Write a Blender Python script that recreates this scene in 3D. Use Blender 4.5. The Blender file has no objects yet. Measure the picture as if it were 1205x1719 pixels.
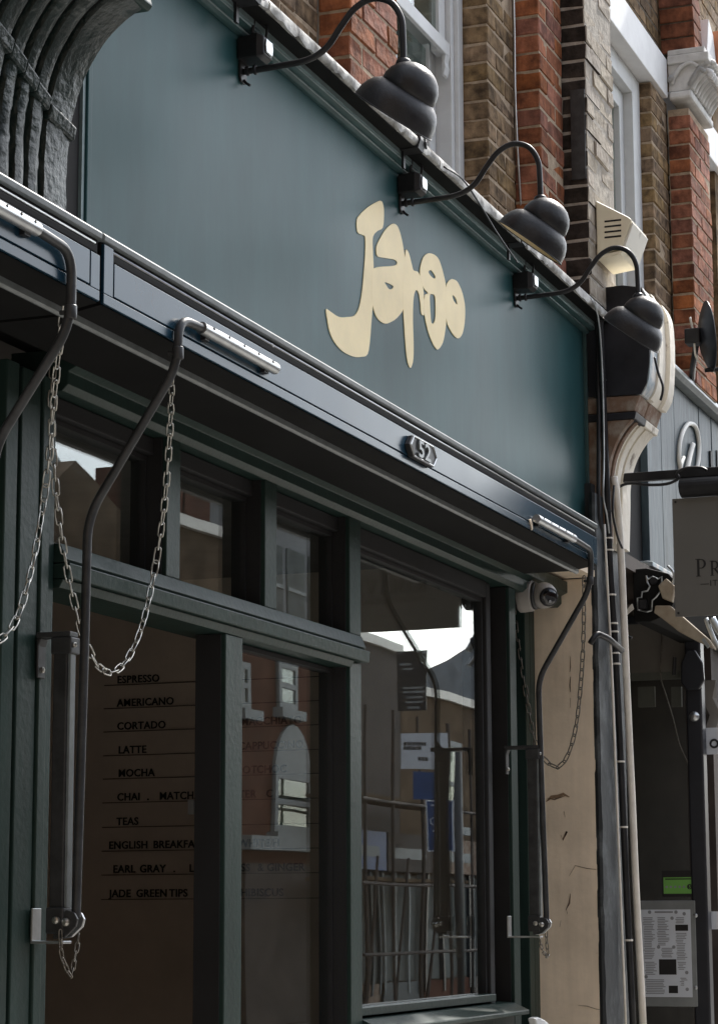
import bpy, bmesh, math, random
from mathutils import Vector, Matrix
random.seed(7)
SC = bpy.context.scene
COL = SC.collection
R = math.radians

# ------------------------------------------------------------------ camera
YAW, PITCH, ROLL = R(20.65), R(9.82), R(-0.22)
FPX, CX, CY = 3946.0, 602.5, 859.5
CAM = Vector((0.0, -2.4, 1.5))
FW = Vector((math.cos(PITCH)*math.cos(YAW), math.cos(PITCH)*math.sin(YAW), math.sin(PITCH)))
_r = FW.cross(Vector((0, 0, 1))).normalized(); _u = _r.cross(FW)
RT = _r*math.cos(ROLL) + _u*math.sin(ROLL)
UP = -_r*math.sin(ROLL) + _u*math.cos(ROLL)
cd = bpy.data.cameras.new('camera'); cam = bpy.data.objects.new('camera', cd); COL.objects.link(cam)
m = Matrix((RT, UP, -FW)).transposed().to_4x4(); m.translation = CAM
cam.matrix_world = m
cd.sensor_fit = 'VERTICAL'; cd.sensor_height = 24.0; cd.lens = 24.0*FPX/1719.0
cd.clip_start = 0.05; cd.clip_end = 2000
SC.camera = cam
SC.render.resolution_x, SC.render.resolution_y = 717, 1024

# ------------------------------------------------------------------ world, sun, exposure
SUN_TO = Vector((0.69, -0.09, 0.72)).normalized()          # towards the sun
w = bpy.data.worlds.new('World'); SC.world = w; w.use_nodes = True
nt = w.node_tree; nt.nodes.clear()
sky = nt.nodes.new('ShaderNodeTexSky'); sky.sky_type = 'NISHITA'; sky.sun_disc = False
sky.sun_elevation = math.asin(SUN_TO.z); sky.sun_rotation = math.atan2(SUN_TO.x, SUN_TO.y)
sky.air_density = 1.2; sky.dust_density = 1.5
bg = nt.nodes.new('ShaderNodeBackground'); bg.inputs['Strength'].default_value = 0.15
tc = nt.nodes.new('ShaderNodeTexCoord'); mp = nt.nodes.new('ShaderNodeMapping'); mp.inputs['Scale'].default_value = (1, 1, 2.2)
cn = nt.nodes.new('ShaderNodeTexNoise'); cn.inputs['Scale'].default_value = 2.6; cn.inputs['Detail'].default_value = 7; cn.inputs['Roughness'].default_value = 0.55
cr = nt.nodes.new('ShaderNodeValToRGB'); cr.color_ramp.elements[0].position = 0.36; cr.color_ramp.elements[1].position = 0.56
mx = nt.nodes.new('ShaderNodeMix'); mx.data_type = 'RGBA'; hv = nt.nodes.new('ShaderNodeHueSaturation'); hv.inputs['Saturation'].default_value = 0.22; hv.inputs['Value'].default_value = 2.1
ot = nt.nodes.new('ShaderNodeOutputWorld')
L = nt.links.new
L(tc.outputs['Generated'], mp.inputs['Vector']); L(mp.outputs['Vector'], cn.inputs['Vector']); L(cn.outputs['Fac'], cr.inputs['Fac'])
L(cr.outputs['Color'], mx.inputs['Factor']); L(sky.outputs['Color'], mx.inputs['A']); L(sky.outputs['Color'], hv.inputs['Color']); L(hv.outputs['Color'], mx.inputs['B']); L(mx.outputs['Result'], bg.inputs['Color']); L(bg.outputs['Background'], ot.inputs['Surface'])
sd = bpy.data.lights.new('sun', 'SUN'); sd.energy = 4.5; sd.angle = R(1.5); sd.color = (1.0, 0.95, 0.88)
so = bpy.data.objects.new('sun', sd); COL.objects.link(so); so.rotation_euler = SUN_TO.to_track_quat('Z', 'Y').to_euler(); so.location = (0, -6, 14)
SC.view_settings.view_transform = 'Standard'; SC.view_settings.look = 'None'; SC.view_settings.gamma = 1
SC.view_settings.use_curve_mapping = False
SC.view_settings.exposure = 0.68

# ------------------------------------------------------------------ pixels -> places
def ray(x, y): return FW*FPX + RT*(x-CX) - UP*(y-CY)
def onY(x, y, Y):
    v = ray(x, y); return CAM + v*((Y-CAM.y)/v.y)
def onX(x, y, X):
    v = ray(x, y); return CAM + v*((X-CAM.x)/v.x)
def mirY(x, y, Y, g=0.165):           # a thing at depth Y seen in the window glass
    p = onY(x, y, 2*g-Y); return Vector((p.x, Y, p.z))

# ------------------------------------------------------------------ materials
def mat(name, c, rough=0.6, metal=0.0, var=0.15, scale=6.0, bump=0.0, bscale=40.0, c2=None, cpos=(0.35, 0.65), objvar=0.0, spec=0.5, stretch=None, coat=0.0, rvar=0.0, streak=0.0, chips=0.0):
    M = bpy.data.materials.new(name); M.use_nodes = True
    t = M.node_tree; b = t.nodes['Principled BSDF']; l = t.links.new
    b.inputs['Roughness'].default_value = rough; b.inputs['Metallic'].default_value = metal
    b.inputs['Specular IOR Level'].default_value = spec; b.inputs['Coat Weight'].default_value = coat
    co = t.nodes.new('ShaderNodeTexCoord'); mp = t.nodes.new('ShaderNodeMapping')
    src = 'Object'
    l(co.outputs[src], mp.inputs['Vector'])
    if stretch: mp.inputs['Scale'].default_value = stretch
    vec = mp.outputs['Vector']
    oi = t.nodes.new('ShaderNodeObjectInfo')
    if objvar:
        cx = t.nodes.new('ShaderNodeVectorMath'); cx.operation = 'MULTIPLY_ADD'
        cx.inputs[1].default_value = (37.0, 53.0, 71.0); l(oi.outputs['Random'], cx.inputs[0]); l(vec, cx.inputs[2])
        vec = cx.outputs[0]
    n = t.nodes.new('ShaderNodeTexNoise'); n.inputs['Scale'].default_value = scale; n.inputs['Detail'].default_value = 8; n.inputs['Roughness'].default_value = 0.62
    l(vec, n.inputs['Vector'])
    r = t.nodes.new('ShaderNodeValToRGB')
    r.color_ramp.elements[0].position, r.color_ramp.elements[1].position = cpos
    a = [max(0, x*(1-var)) for x in c] if c2 is None else list(c)
    d = [min(1, x*(1+var)) for x in c] if c2 is None else list(c2)
    r.color_ramp.elements[0].color = (*a, 1); r.color_ramp.elements[1].color = (*d, 1)
    l(n.outputs['Fac'], r.inputs['Fac'])
    out = r.outputs['Color']
    if objvar:
        hs = t.nodes.new('ShaderNodeHueSaturation')
        ma = t.nodes.new('ShaderNodeMapRange'); ma.inputs['To Min'].default_value = 1-objvar; ma.inputs['To Max'].default_value = 1+objvar*0.8
        l(oi.outputs['Random'], ma.inputs['Value']); l(ma.outputs['Result'], hs.inputs['Value'])
        mb = t.nodes.new('ShaderNodeMath'); mb.operation = 'MULTIPLY'; mb.inputs[1].default_value = 7.13; l(oi.outputs['Random'], mb.inputs[0])
        mf = t.nodes.new('ShaderNodeMath'); mf.operation = 'FRACT'; l(mb.outputs[0], mf.inputs[0])
        mh = t.nodes.new('ShaderNodeMapRange'); mh.inputs['To Min'].default_value = 0.494; mh.inputs['To Max'].default_value = 0.506
        l(mf.outputs[0], mh.inputs['Value']); l(mh.outputs['Result'], hs.inputs['Hue'])
        ms = t.nodes.new('ShaderNodeMapRange'); ms.inputs['To Min'].default_value = 0.82; ms.inputs['To Max'].default_value = 1.06
        l(mf.outputs[0], ms.inputs['Value']); l(ms.outputs['Result'], hs.inputs['Saturation'])
        l(out, hs.inputs['Color']); out = hs.outputs['Color']
    def mulnoise(out, sc, st, lo, hi, p0, p1):
        m2 = t.nodes.new('ShaderNodeMapping'); m2.inputs['Scale'].default_value = st; l(co.outputs['Object'], m2.inputs['Vector'])
        nn = t.nodes.new('ShaderNodeTexNoise'); nn.inputs['Scale'].default_value = sc; nn.inputs['Detail'].default_value = 6; nn.inputs['Roughness'].default_value = 0.6; l(m2.outputs['Vector'], nn.inputs['Vector'])
        mr = t.nodes.new('ShaderNodeMapRange'); mr.inputs['From Min'].default_value = p0; mr.inputs['From Max'].default_value = p1; mr.inputs['To Min'].default_value = lo; mr.inputs['To Max'].default_value = hi
        l(nn.outputs['Fac'], mr.inputs['Value'])
        mm = t.nodes.new('ShaderNodeMix'); mm.data_type = 'RGBA'; mm.blend_type = 'MULTIPLY'; mm.inputs['Factor'].default_value = 1.0
        l(out, mm.inputs['A']); l(mr.outputs['Result'], mm.inputs['B']); return mm.outputs['Result']
    if streak: out = mulnoise(out, 3.0, (7, 7, 0.5), 1-streak, 1+streak, 0.3, 0.7)
    if chips: out = mulnoise(out, 38.0, (1, 1, 0.45), 1.0, 1-chips, 0.69, 0.74)
    l(out, b.inputs['Base Color'])
    if rvar:
        rr = t.nodes.new('ShaderNodeMapRange'); rr.inputs['To Min'].default_value = rough-rvar; rr.inputs['To Max'].default_value = rough+rvar
        n3 = t.nodes.new('ShaderNodeTexNoise'); n3.inputs['Scale'].default_value = scale*0.7; n3.inputs['Detail'].default_value = 5; l(vec, n3.inputs['Vector'])
        l(n3.outputs['Fac'], rr.inputs['Value']); l(rr.outputs['Result'], b.inputs['Roughness'])
    if bump:
        n2 = t.nodes.new('ShaderNodeTexNoise'); n2.inputs['Scale'].default_value = bscale; n2.inputs['Detail'].default_value = 6
        l(vec, n2.inputs['Vector'])
        bp = t.nodes.new('ShaderNodeBump'); bp.inputs['Strength'].default_value = min(1, bump); bp.inputs['Distance'].default_value = 0.004*max(1, bump)
        l(n2.outputs['Fac'], bp.inputs['Height']); l(bp.outputs['Normal'], b.inputs['Normal'])
    return M

def glass_mat(name, tint=(0.93, 0.96, 0.95), f0=0.045, wob=0.0, wscale=2.5):
    M = bpy.data.materials.new(name); M.use_nodes = True
    t = M.node_tree; t.nodes.clear(); l = t.links.new
    o = t.nodes.new('ShaderNodeOutputMaterial'); mi = t.nodes.new('ShaderNodeMixShader')
    tr = t.nodes.new('ShaderNodeBsdfTransparent'); tr.inputs['Color'].default_value = (*tint, 1)
    gl = t.nodes.new('ShaderNodeBsdfGlossy'); gl.inputs['Roughness'].default_value = 0.004; gl.inputs['Color'].default_value = (0.95, 0.97, 0.97, 1)
    lw = t.nodes.new('ShaderNodeLayerWeight'); lw.inputs['Blend'].default_value = 0.5
    p = t.nodes.new('ShaderNodeMath'); p.operation = 'POWER'; p.inputs[1].default_value = 5; l(lw.outputs['Facing'], p.inputs[0])
    a = t.nodes.new('ShaderNodeMath'); a.operation = 'MULTIPLY_ADD'; a.inputs[1].default_value = 1-f0; a.inputs[2].default_value = f0; l(p.outputs[0], a.inputs[0])
    l(a.outputs[0], mi.inputs['Fac']); l(tr.outputs[0], mi.inputs[1]); l(gl.outputs[0], mi.inputs[2]); l(mi.outputs[0], o.inputs['Surface'])
    if wob:
        co = t.nodes.new('ShaderNodeTexCoord'); n = t.nodes.new('ShaderNodeTexNoise'); n.inputs['Scale'].default_value = wscale; n.inputs['Detail'].default_value = 1
        l(co.outputs['Object'], n.inputs['Vector'])
        bp = t.nodes.new('ShaderNodeBump'); bp.inputs['Strength'].default_value = 1; bp.inputs['Distance'].default_value = wob
        l(n.outputs['Fac'], bp.inputs['Height']); l(bp.outputs['Normal'], gl.inputs['Normal'])
    return M

G = {}
G['green'] = mat('green_paint', (0.019, 0.037, 0.032), 0.38, var=0.12, scale=3, bump=0.25, bscale=60, rvar=0.08, spec=0.2, streak=0.18, chips=0.6)
G['fascia'] = mat('fascia_paint', (0.026, 0.076, 0.082), 0.40, var=0.22, scale=1.1, bump=0.05, bscale=25, stretch=(1.6, 1, 0.7), rvar=0.07, spec=0.11, streak=0.05, chips=0.25)
G['cornice'] = mat('cornice_paint', (0.050, 0.095, 0.098), 0.35, var=0.15, scale=9, bump=0.1, spec=0.25, chips=0.4)
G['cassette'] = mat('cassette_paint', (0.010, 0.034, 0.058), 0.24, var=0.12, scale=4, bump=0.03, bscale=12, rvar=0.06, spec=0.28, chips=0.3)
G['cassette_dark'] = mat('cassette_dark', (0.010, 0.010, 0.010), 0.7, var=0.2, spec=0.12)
G['rail'] = mat('rail_paint', (0.16, 0.18, 0.185), 0.32, var=0.2, scale=20)
G['ledge'] = mat('weathered_lead', (0.15, 0.145, 0.135), 0.75, scale=13, bump=1.2, bscale=30, c2=(0.52, 0.52, 0.50), cpos=(0.36, 0.60), streak=0.2)
G['black'] = mat('black_metal', (0.018, 0.018, 0.020), 0.42, var=0.3, scale=15, bump=0.1, spec=0.3)
G['shade'] = mat('lamp_shade_enamel', (0.022, 0.022, 0.024), 0.42, var=0.35, scale=14.0, bump=0.2, bscale=90, spec=0.35)
G['shade_in'] = mat('lamp_shade_inner_enamel', (0.55, 0.44, 0.26), 0.5, var=0.15, scale=12)
G['letter'] = mat('cream_lettering', (0.90, 0.74, 0.42), 0.55, var=0.05, scale=8)
G['steel'] = mat('grey_painted_steel', (0.05, 0.052, 0.054), 0.40, metal=0.35, var=0.25, scale=20, bump=0.1, spec=0.3)
G['alu'] = mat('aluminium', (0.50, 0.52, 0.53), 0.32, metal=0.85, var=0.15, scale=20)
G['chain'] = mat('galvanised_chain', (0.50, 0.49, 0.45), 0.33, metal=0.9, var=0.25, scale=60)
G['rust'] = mat('dark_chain', (0.17, 0.155, 0.13), 0.45, metal=0.6, var=0.3, scale=60)
G['cream'] = mat('cream_render', (0.82, 0.69, 0.54), 0.8, var=0.13, scale=2.4, bump=0.35, bscale=45, spec=0.15, streak=0.08, chips=0.12)
G['crack'] = mat('bare_plaster_crack', (0.13, 0.09, 0.065), 0.9, var=0.4, scale=60)
G['stain'] = mat('rust_stain', (0.27, 0.18, 0.11), 0.9, var=0.25, scale=40)
G['greypeel'] = mat('peeling_grey_paint', (0.030, 0.034, 0.037), 0.55, scale=7, bump=0.9, bscale=18, c2=(0.11, 0.12, 0.125), cpos=(0.5, 0.72), spec=0.3)
G['whitepipe'] = mat('white_plastic', (0.74, 0.70, 0.63), 0.45, var=0.1, scale=14, bump=0.15)
G['console'] = mat('peeling_cream_stone', (0.26, 0.21, 0.16), 0.7, var=0.08, scale=10, bump=1.3, bscale=22, c2=(0.80, 0.75, 0.65), cpos=(0.30, 0.39))
G['console_side'] = mat('corbel_shade_tone', (0.024, 0.025, 0.030), 0.5, var=0.3, scale=5, bump=0.5, bscale=15, spec=0.2)  # shade on the corbel's side face, put into the colour
G['console_brown'] = mat('bare_brown_stone', (0.19, 0.115, 0.075), 0.85, scale=14, bump=0.9, bscale=25, c2=(0.34, 0.30, 0.25), cpos=(0.45, 0.7))
G['console_blue'] = mat('flaking_blue_paint', (0.33, 0.40, 0.44), 0.6, scale=16, bump=0.6, bscale=30, c2=(0.68, 0.66, 0.62), cpos=(0.42, 0.6))
G['green_rough'] = mat('blistered_green_paint', (0.011, 0.020, 0.018), 0.34, var=0.3, scale=9, bump=1.6, bscale=42, spec=0.35, chips=0.5)
G['brick_red'] = mat('red_brick', (0.125, 0.046, 0.026), 0.85, scale=14, bump=1.2, bscale=45, c2=(0.35, 0.125, 0.062), objvar=0.30, spec=0.12, streak=0.25, chips=0.6)
G['brick_yellow'] = mat('london_stock_brick', (0.075, 0.050, 0.030), 0.88, scale=16, bump=1.4, bscale=40, c2=(0.28, 0.185, 0.10), objvar=0.25, spec=0.12, streak=0.25, chips=0.6)
G['brick_grey'] = mat('grey_painted_brick', (0.27, 0.23, 0.185), 0.85, scale=16, bump=1.6, bscale=36, c2=(0.40, 0.35, 0.29), objvar=0.08, spec=0.15)
G['brick_soot'] = mat('sooty_brick', (0.018, 0.015, 0.013), 0.9, scale=16, bump=1.4, bscale=40, c2=(0.06, 0.048, 0.04), objvar=0.3, spec=0.1)
G['mortar'] = mat('lime_mortar', (0.36, 0.285, 0.21), 0.95, var=0.25, scale=25, bump=1.0, bscale=70, spec=0.1)
G['mortar_grey'] = mat('grey_pointing', (0.36, 0.33, 0.29), 0.95, var=0.25, scale=25, bump=1.0, bscale=60, spec=0.1)
G['mortar_dark'] = mat('sooty_mortar', (0.13, 0.11, 0.09), 0.95, var=0.3, scale=25, bump=1.0, bscale=70, spec=0.1)
G['white'] = mat('white_gloss_paint', (0.58, 0.595, 0.60), 0.42, var=0.06, scale=9, bump=0.1, spec=0.3)
G['whitestone'] = mat('painted_white_stone', (0.74, 0.745, 0.75), 0.6, var=0.05, scale=8, bump=0.25, bscale=35)
G['capital'] = mat('carved_white_stone', (0.60, 0.595, 0.58), 0.7, var=0.12, scale=16, bump=0.6, bscale=40)
G['terracotta'] = mat('terracotta', (0.42, 0.17, 0.085), 0.8, var=0.2, scale=12, bump=0.5)
G['glass'] = glass_mat('window_glass', f0=0.085, wob=0.0012, wscale=1.4)
G['glass_up'] = glass_mat('upper_window_glass', tint=(0.8, 0.86, 0.84), f0=0.10, wob=0.008, wscale=1.5)
G['roomdark'] = mat('dim_room', (0.10, 0.11, 0.105), 0.9, var=0.3, scale=2)
G['menuwall'] = mat('brown_limewash', (0.52, 0.43, 0.35), 0.85, var=0.12, scale=2.2, bump=0.2)
G['ink'] = mat('black_lettering', (0.012, 0.011, 0.011), 0.6, var=0.1)
G['floor'] = mat('pale_floor', (0.34, 0.30, 0.26), 0.6)
G['ceil'] = mat('ceiling_paint', (0.11, 0.10, 0.095), 0.85)
G['plank'] = mat('blue_grey_boards', (0.024, 0.038, 0.048), 0.45, scale=5, bump=0.4, bscale=20, c2=(0.06, 0.085, 0.10), stretch=(3, 3, 0.6), objvar=0.08, spec=0.15, streak=0.25)
G['sign'] = mat('grey_sign_panel', (0.15, 0.145, 0.133), 0.5, var=0.04, scale=3, spec=0.2)
G['beige'] = mat('beige_plastic', (0.74, 0.68, 0.52), 0.5, var=0.07, scale=7, bump=0.1, spec=0.3)
G['beige_worn'] = mat('worn_white_plastic', (0.30, 0.27, 0.21), 0.55, scale=14, bump=0.2, c2=(0.72, 0.69, 0.61), cpos=(0.28, 0.42))
G['cctv'] = mat('cctv_grey_plastic', (0.36, 0.34, 0.32), 0.45, var=0.05)
G['lens'] = mat('black_glass_lens', (0.008, 0.008, 0.009), 0.08, var=0.1, spec=0.8)
G['bluewhite'] = mat('white_script_paint', (0.78, 0.78, 0.74), 0.5, var=0.05)
G['recess'] = mat('dark_shop_interior', (0.045, 0.033, 0.027), 0.8, var=0.4, scale=3)
G['recess_pale'] = mat('dim_plaster', (0.17, 0.155, 0.135), 0.85, var=0.15, scale=3)
G['fabric'] = mat('brown_awning_fabric', (0.20, 0.145, 0.095), 0.85, scale=9, bump=0.8, bscale=20, c2=(0.34, 0.29, 0.22))
G['paper'] = mat('white_paper', (0.62, 0.66, 0.72), 0.7, var=0.03)
G['paperframe'] = mat('grey_frame', (0.22, 0.235, 0.235), 0.5)
G['printgrey'] = mat('grey_print', (0.25, 0.26, 0.28), 0.8)
G['greensticker'] = mat('green_sticker', (0.16, 0.40, 0.08), 0.6, var=0.05)
G['navy'] = mat('black_gloss_post', (0.020, 0.022, 0.028), 0.35, var=0.2)
G['pave'] = mat('paving', (0.25, 0.24, 0.22), 0.85, var=0.2, scale=2, bump=0.3)
G['road'] = mat('asphalt', (0.055, 0.055, 0.057), 0.85, var=0.3, scale=6, bump=0.6)
G['kerb'] = mat('granite_kerb', (0.32, 0.31, 0.30), 0.8)
G['opp_red'] = mat('far_red_brick', (0.085, 0.038, 0.026), 0.9, var=0.3, scale=3, bump=0.4, bscale=10, spec=0.1)
G['opp_brown'] = mat('far_brown_brick', (0.105, 0.072, 0.046), 0.9, var=0.3, scale=3, bump=0.4, bscale=10, spec=0.1)
G['slate'] = mat('slate_roof', (0.20, 0.22, 0.24), 0.6, var=0.2, scale=4)
G['bluesign'] = mat('blue_sign', (0.025, 0.075, 0.22), 0.5)
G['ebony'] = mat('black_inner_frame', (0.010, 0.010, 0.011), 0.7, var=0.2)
G['pale_render'] = mat('pale_grey_render', (0.19, 0.195, 0.20), 0.85, var=0.2, scale=0.6, streak=0.2)
G['opp_white'] = mat('far_window_paint', (0.22, 0.235, 0.235), 0.6)
G['bead'] = mat('bead_highlight_paint', (0.22, 0.28, 0.29), 0.22, var=0.2, scale=20)  # paler than the mouldings: highlight lines put into the colour
G['frieze'] = mat('pale_sheen_paint', (0.19, 0.255, 0.265), 0.4, var=0.15, scale=14, spec=0.3, chips=0.3)  # sky sheen put into the frieze colour; the edge strip is simply pale
G['rail_dark'] = mat('dark_wood_rail', (0.075, 0.055, 0.042), 0.7)
G['gap'] = mat('dark_joint', (0.010, 0.010, 0.010), 0.9)

# ------------------------------------------------------------------ mesh helpers
class MB:
    def __init__(s): s.v = []; s.f = []
    def add(s, vs, fs):
        o = len(s.v); s.v += [Vector(p) for p in vs]; s.f += [tuple(i+o for i in f) for f in fs]; return s
    def box(s, x0, x1, y0, y1, z0, z1):
        x0, x1 = sorted((x0, x1)); y0, y1 = sorted((y0, y1)); z0, z1 = sorted((z0, z1))
        return s.add([(x0,y0,z0),(x1,y0,z0),(x1,y1,z0),(x0,y1,z0),(x0,y0,z1),(x1,y0,z1),(x1,y1,z1),(x0,y1,z1)],
                     [(0,3,2,1),(4,5,6,7),(0,1,5,4),(1,2,6,5),(2,3,7,6),(3,0,4,7)])
    def loft(s, rings, closed=False, caps=True):
        n = len(rings[0]); vs = [p for r in rings for p in r]; fs = []
        m = len(rings)
        for i in range(m if closed else m-1):
            a = i*n; b = ((i+1) % m)*n
            for j in range(n):
                k = (j+1) % n; fs.append((a+j, a+k, b+k, b+j))
        if caps and not closed:
            fs.append(tuple(reversed(range(n)))); fs.append(tuple((m-1)*n+j for j in range(n)))
        return s.add(vs, fs)
    def prism(s, poly, a, b):                      # two 3D rings: poly + a, poly + b
        return s.loft([[Vector(p)+Vector(a) for p in poly], [Vector(p)+Vector(b) for p in poly]])
    def prof_x(s, yz, x0, x1): return s.prism([(0, y, z) for y, z in yz], (x0, 0, 0), (x1, 0, 0))
    def prof_y(s, xz, y0, y1): return s.prism([(x, 0, z) for x, z in xz], (0, y0, 0), (0, y1, 0))
    def tube(s, pts, r, n=8, closed=False):
        pts = [Vector(p) for p in pts]; m = len(pts); rings = []
        up = None
        for i, p in enumerate(pts):
            if closed: t = pts[(i+1) % m]-pts[i-1]
            else: t = pts[min(i+1, m-1)]-pts[max(i-1, 0)]
            t.normalize()
            if up is None:
                up = t.orthogonal().normalized()
            up = (up - t*up.dot(t)); up = up.normalized() if up.length > 1e-6 else t.orthogonal().normalized()
            b = t.cross(up); rr = r[i] if isinstance(r, (list, tuple)) else r
            rings.append([p+(up*math.cos(2*math.pi*j/n)+b*math.sin(2*math.pi*j/n))*rr for j in range(n)])
        return s.loft(rings, closed)
    def lathe(s, prof, o, ax, n=24, caps=True):
        ax = Vector(ax).normalized(); a = ax.orthogonal().normalized(); b = ax.cross(a); o = Vector(o)
        return s.loft([[o+ax*h+(a*math.cos(2*math.pi*j/n)+b*math.sin(2*math.pi*j/n))*max(r, 1e-4) for j in range(n)] for r, h in prof], caps=caps)
    def mesh(s, name, smooth=False):
        me = bpy.data.meshes.new(name); me.from_pydata([tuple(v) for v in s.v], [], s.f); me.validate()
        bm = bmesh.new(); bm.from_mesh(me); bmesh.ops.recalc_face_normals(bm, faces=bm.faces); bm.to_mesh(me); bm.free()
        if smooth: me.polygons.foreach_set('use_smooth', [True]*len(me.polygons))
        me.update(); return me
    def build(s, name, mt, parent=None, smooth=False, bevel=0.0, seg=2):
        return link(name, s.mesh(name, smooth), mt, parent, bevel, seg)
def link(name, me, mt, parent=None, bevel=0.0, seg=2):
    o = bpy.data.objects.new(name, me); COL.objects.link(o)
    if mt and not me.materials: me.materials.append(G[mt])
    if parent is not None: o.parent = parent; o.matrix_parent_inverse = Matrix.Translation(-parent.location) if parent.parent is None else Matrix.Identity(4)
    if bevel:
        b = o.modifiers.new('bevel', 'BEVEL'); b.width = bevel; b.segments = seg; b.limit_method = 'ANGLE'; b.angle_limit = R(35)
        for p in me.polygons: p.use_smooth = False
    return o
def autosmooth(o, ang=40):
    me = o.data
    me.polygons.foreach_set('use_smooth', [True]*len(me.polygons))
    bm = bmesh.new(); bm.from_mesh(me)
    for e in bm.edges:
        if len(e.link_faces) == 2 and e.calc_face_angle(0) > R(ang): e.smooth = False
    bm.to_mesh(me); bm.free(); return o
def thing(name, label, cat, loc=(0, 0, 0), group=None):
    o = bpy.data.objects.new(name, None); o.location = loc; o.empty_display_size = 0.1; COL.objects.link(o)
    return tag(o, label, cat, group)
def tag(o, label, cat, group=None):
    o['label'] = label; o['category'] = cat
    if group: o['group'] = group
    return o
def struct(o): o['kind'] = 'structure'; return o
def box(name, mt, parent, *b, bevel=0.0): return MB().box(*b).build(name, mt, parent, bevel=bevel)
def smoothpath(pts, k=6):
    pts = [Vector(p) for p in pts]; out = []
    for i in range(len(pts)-1):
        p0 = pts[max(i-1, 0)]; p1 = pts[i]; p2 = pts[i+1]; p3 = pts[min(i+2, len(pts)-1)]
        for j in range(k):
            t = j/k
            out.append(0.5*((2*p1)+(p2-p0)*t+(2*p0-5*p1+4*p2-p3)*t*t+(3*p1-p0-3*p2+p3)*t**3))
    out.append(pts[-1]); return out
def fillet(pts, rad, k=6):
    pts = [Vector(p) for p in pts]; out = [pts[0]]
    for i in range(1, len(pts)-1):
        a = pts[i-1]-pts[i]; b = pts[i+1]-pts[i]; d = min(rad, a.length*0.49, b.length*0.49)
        A = pts[i]+a.normalized()*d; B = pts[i]+b.normalized()*d
        for j in range(k+1):
            t = j/k; out.append(A*(1-t)**2+pts[i]*2*t*(1-t)+B*t*t)
    out.append(pts[-1]); return out
def curve_mesh(cu, o, u, v, n):
    ob = bpy.data.objects.new('tmp', cu); COL.objects.link(ob)
    dg = bpy.context.evaluated_depsgraph_get(); dg.update()
    me = bpy.data.meshes.new_from_object(ob.evaluated_get(dg))
    bpy.data.objects.remove(ob)
    o, u, v, n = Vector(o), Vector(u), Vector(v), Vector(n)
    for q in me.vertices: q.co = o+u*q.co.x+v*q.co.y+n*q.co.z
    if u.cross(v).dot(n) < 0: me.flip_normals()
    me.materials.clear(); return me
def text_mesh(s, size, o, u, v, n, th=0.001, align='LEFT', space=1.0, bold=0.0):
    cu = bpy.data.curves.new('t', 'FONT'); cu.body = s; cu.size = size; cu.extrude = th; cu.align_x = align; cu.space_character = space
    cu.offset = bold; cu.resolution_u = 3
    return curve_mesh(cu, o, u, v, n)
def poly_mesh(rings, o, u, v, n, th=0.001):
    cu = bpy.data.curves.new('p', 'CURVE'); cu.dimensions = '2D'; cu.fill_mode = 'BOTH'; cu.extrude = th
    for rg in rings:
        sp = cu.splines.new('POLY'); sp.points.add(len(rg)-1); sp.use_cyclic_u = True
        for i, (a, b) in enumerate(rg): sp.points[i].co = (a, b, 0, 1)
    return curve_mesh(cu, o, u, v, n)
def crom(pts, k=3):                        # closed smooth outline in 2D
    out = []; m_ = len(pts)
    for i in range(m_):
        p0, p1, p2, p3 = (Vector(pts[(i+d) % m_]) for d in (-1, 0, 1, 2))
        for j in range(k):
            t = j/k; out.append(tuple(0.5*((2*p1)+(p2-p0)*t+(2*p0-5*p1+4*p2-p3)*t*t+(3*p1-p0-3*p2+p3)*t**3)))
    return out

# ------------------------------------------------------------------ the setting: ground, road, far side
struct(MB().box(-60, 400, -1.0, -300, -0.30, -0.12).build('ground', 'road'))
struct(MB().box(-40, 120, -3.6, 8.0, -0.35, 0.0).build('pavement', 'pave'))
struct(MB().box(-40, 120, -3.75, -3.602, -0.35, 0.004).build('kerb', 'kerb', bevel=0.01))
struct(MB().box(-40, 120, -9.2, -3.76, -0.34, -0.115).build('road', 'road'))
struct(MB().box(-40, 120, -40.0, -9.2, -0.35, 0.0).build('far_pavement', 'pave'))

# building mass behind the shopfront (keeps daylight out of the rooms)
shell = struct(MB().box(3.0, 12.6, 0.62, 5.2, 2.98, 3.80).build('floor_slab', 'roomdark'))
struct(MB().box(3.0, 16.0, 0.42, 0.50, 3.802, 8.5).build('upper_room_wall', 'roomdark'))
struct(MB().box(3.0, 8.95, 0.05, 5.0, -0.02, 0.06).build('shop_floor', 'floor'))
struct(MB().box(3.02, 8.98, 0.19, 5.0, 2.905, 2.975).build('shop_ceiling', 'ceil'))
struct(MB().box(3.0, 8.90, 4.4, 4.5, 0.062, 2.90).build('shop_back_wall', 'menuwall'))
struct(MB().box(2.9, 3.0, 0.2, 4.4, 0.062, 2.90).build('shop_party_wall', 'menuwall'))
menu_wall = struct(MB().box(8.86, 8.98, 0.30, 4.39, 0.062, 2.90).build('menu_wall', 'menuwall'))

# ------------------------------------------------------------------ shopfront joinery
SF = thing('shopfront', 'dark green timber shopfront with open doorway and tall glass panes', 'shopfront', (6.5, 0.15, 0))
YF, YG = 0.10, 0.165
def post(name, x0, x1, z0, z1, y0=YF, y1=0.186, b=0.003):
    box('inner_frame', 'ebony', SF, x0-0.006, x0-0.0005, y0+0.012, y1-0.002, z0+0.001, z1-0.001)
    return box(name, 'green', SF, x0, x1, y0, y1, z0, z1, bevel=b)
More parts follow.
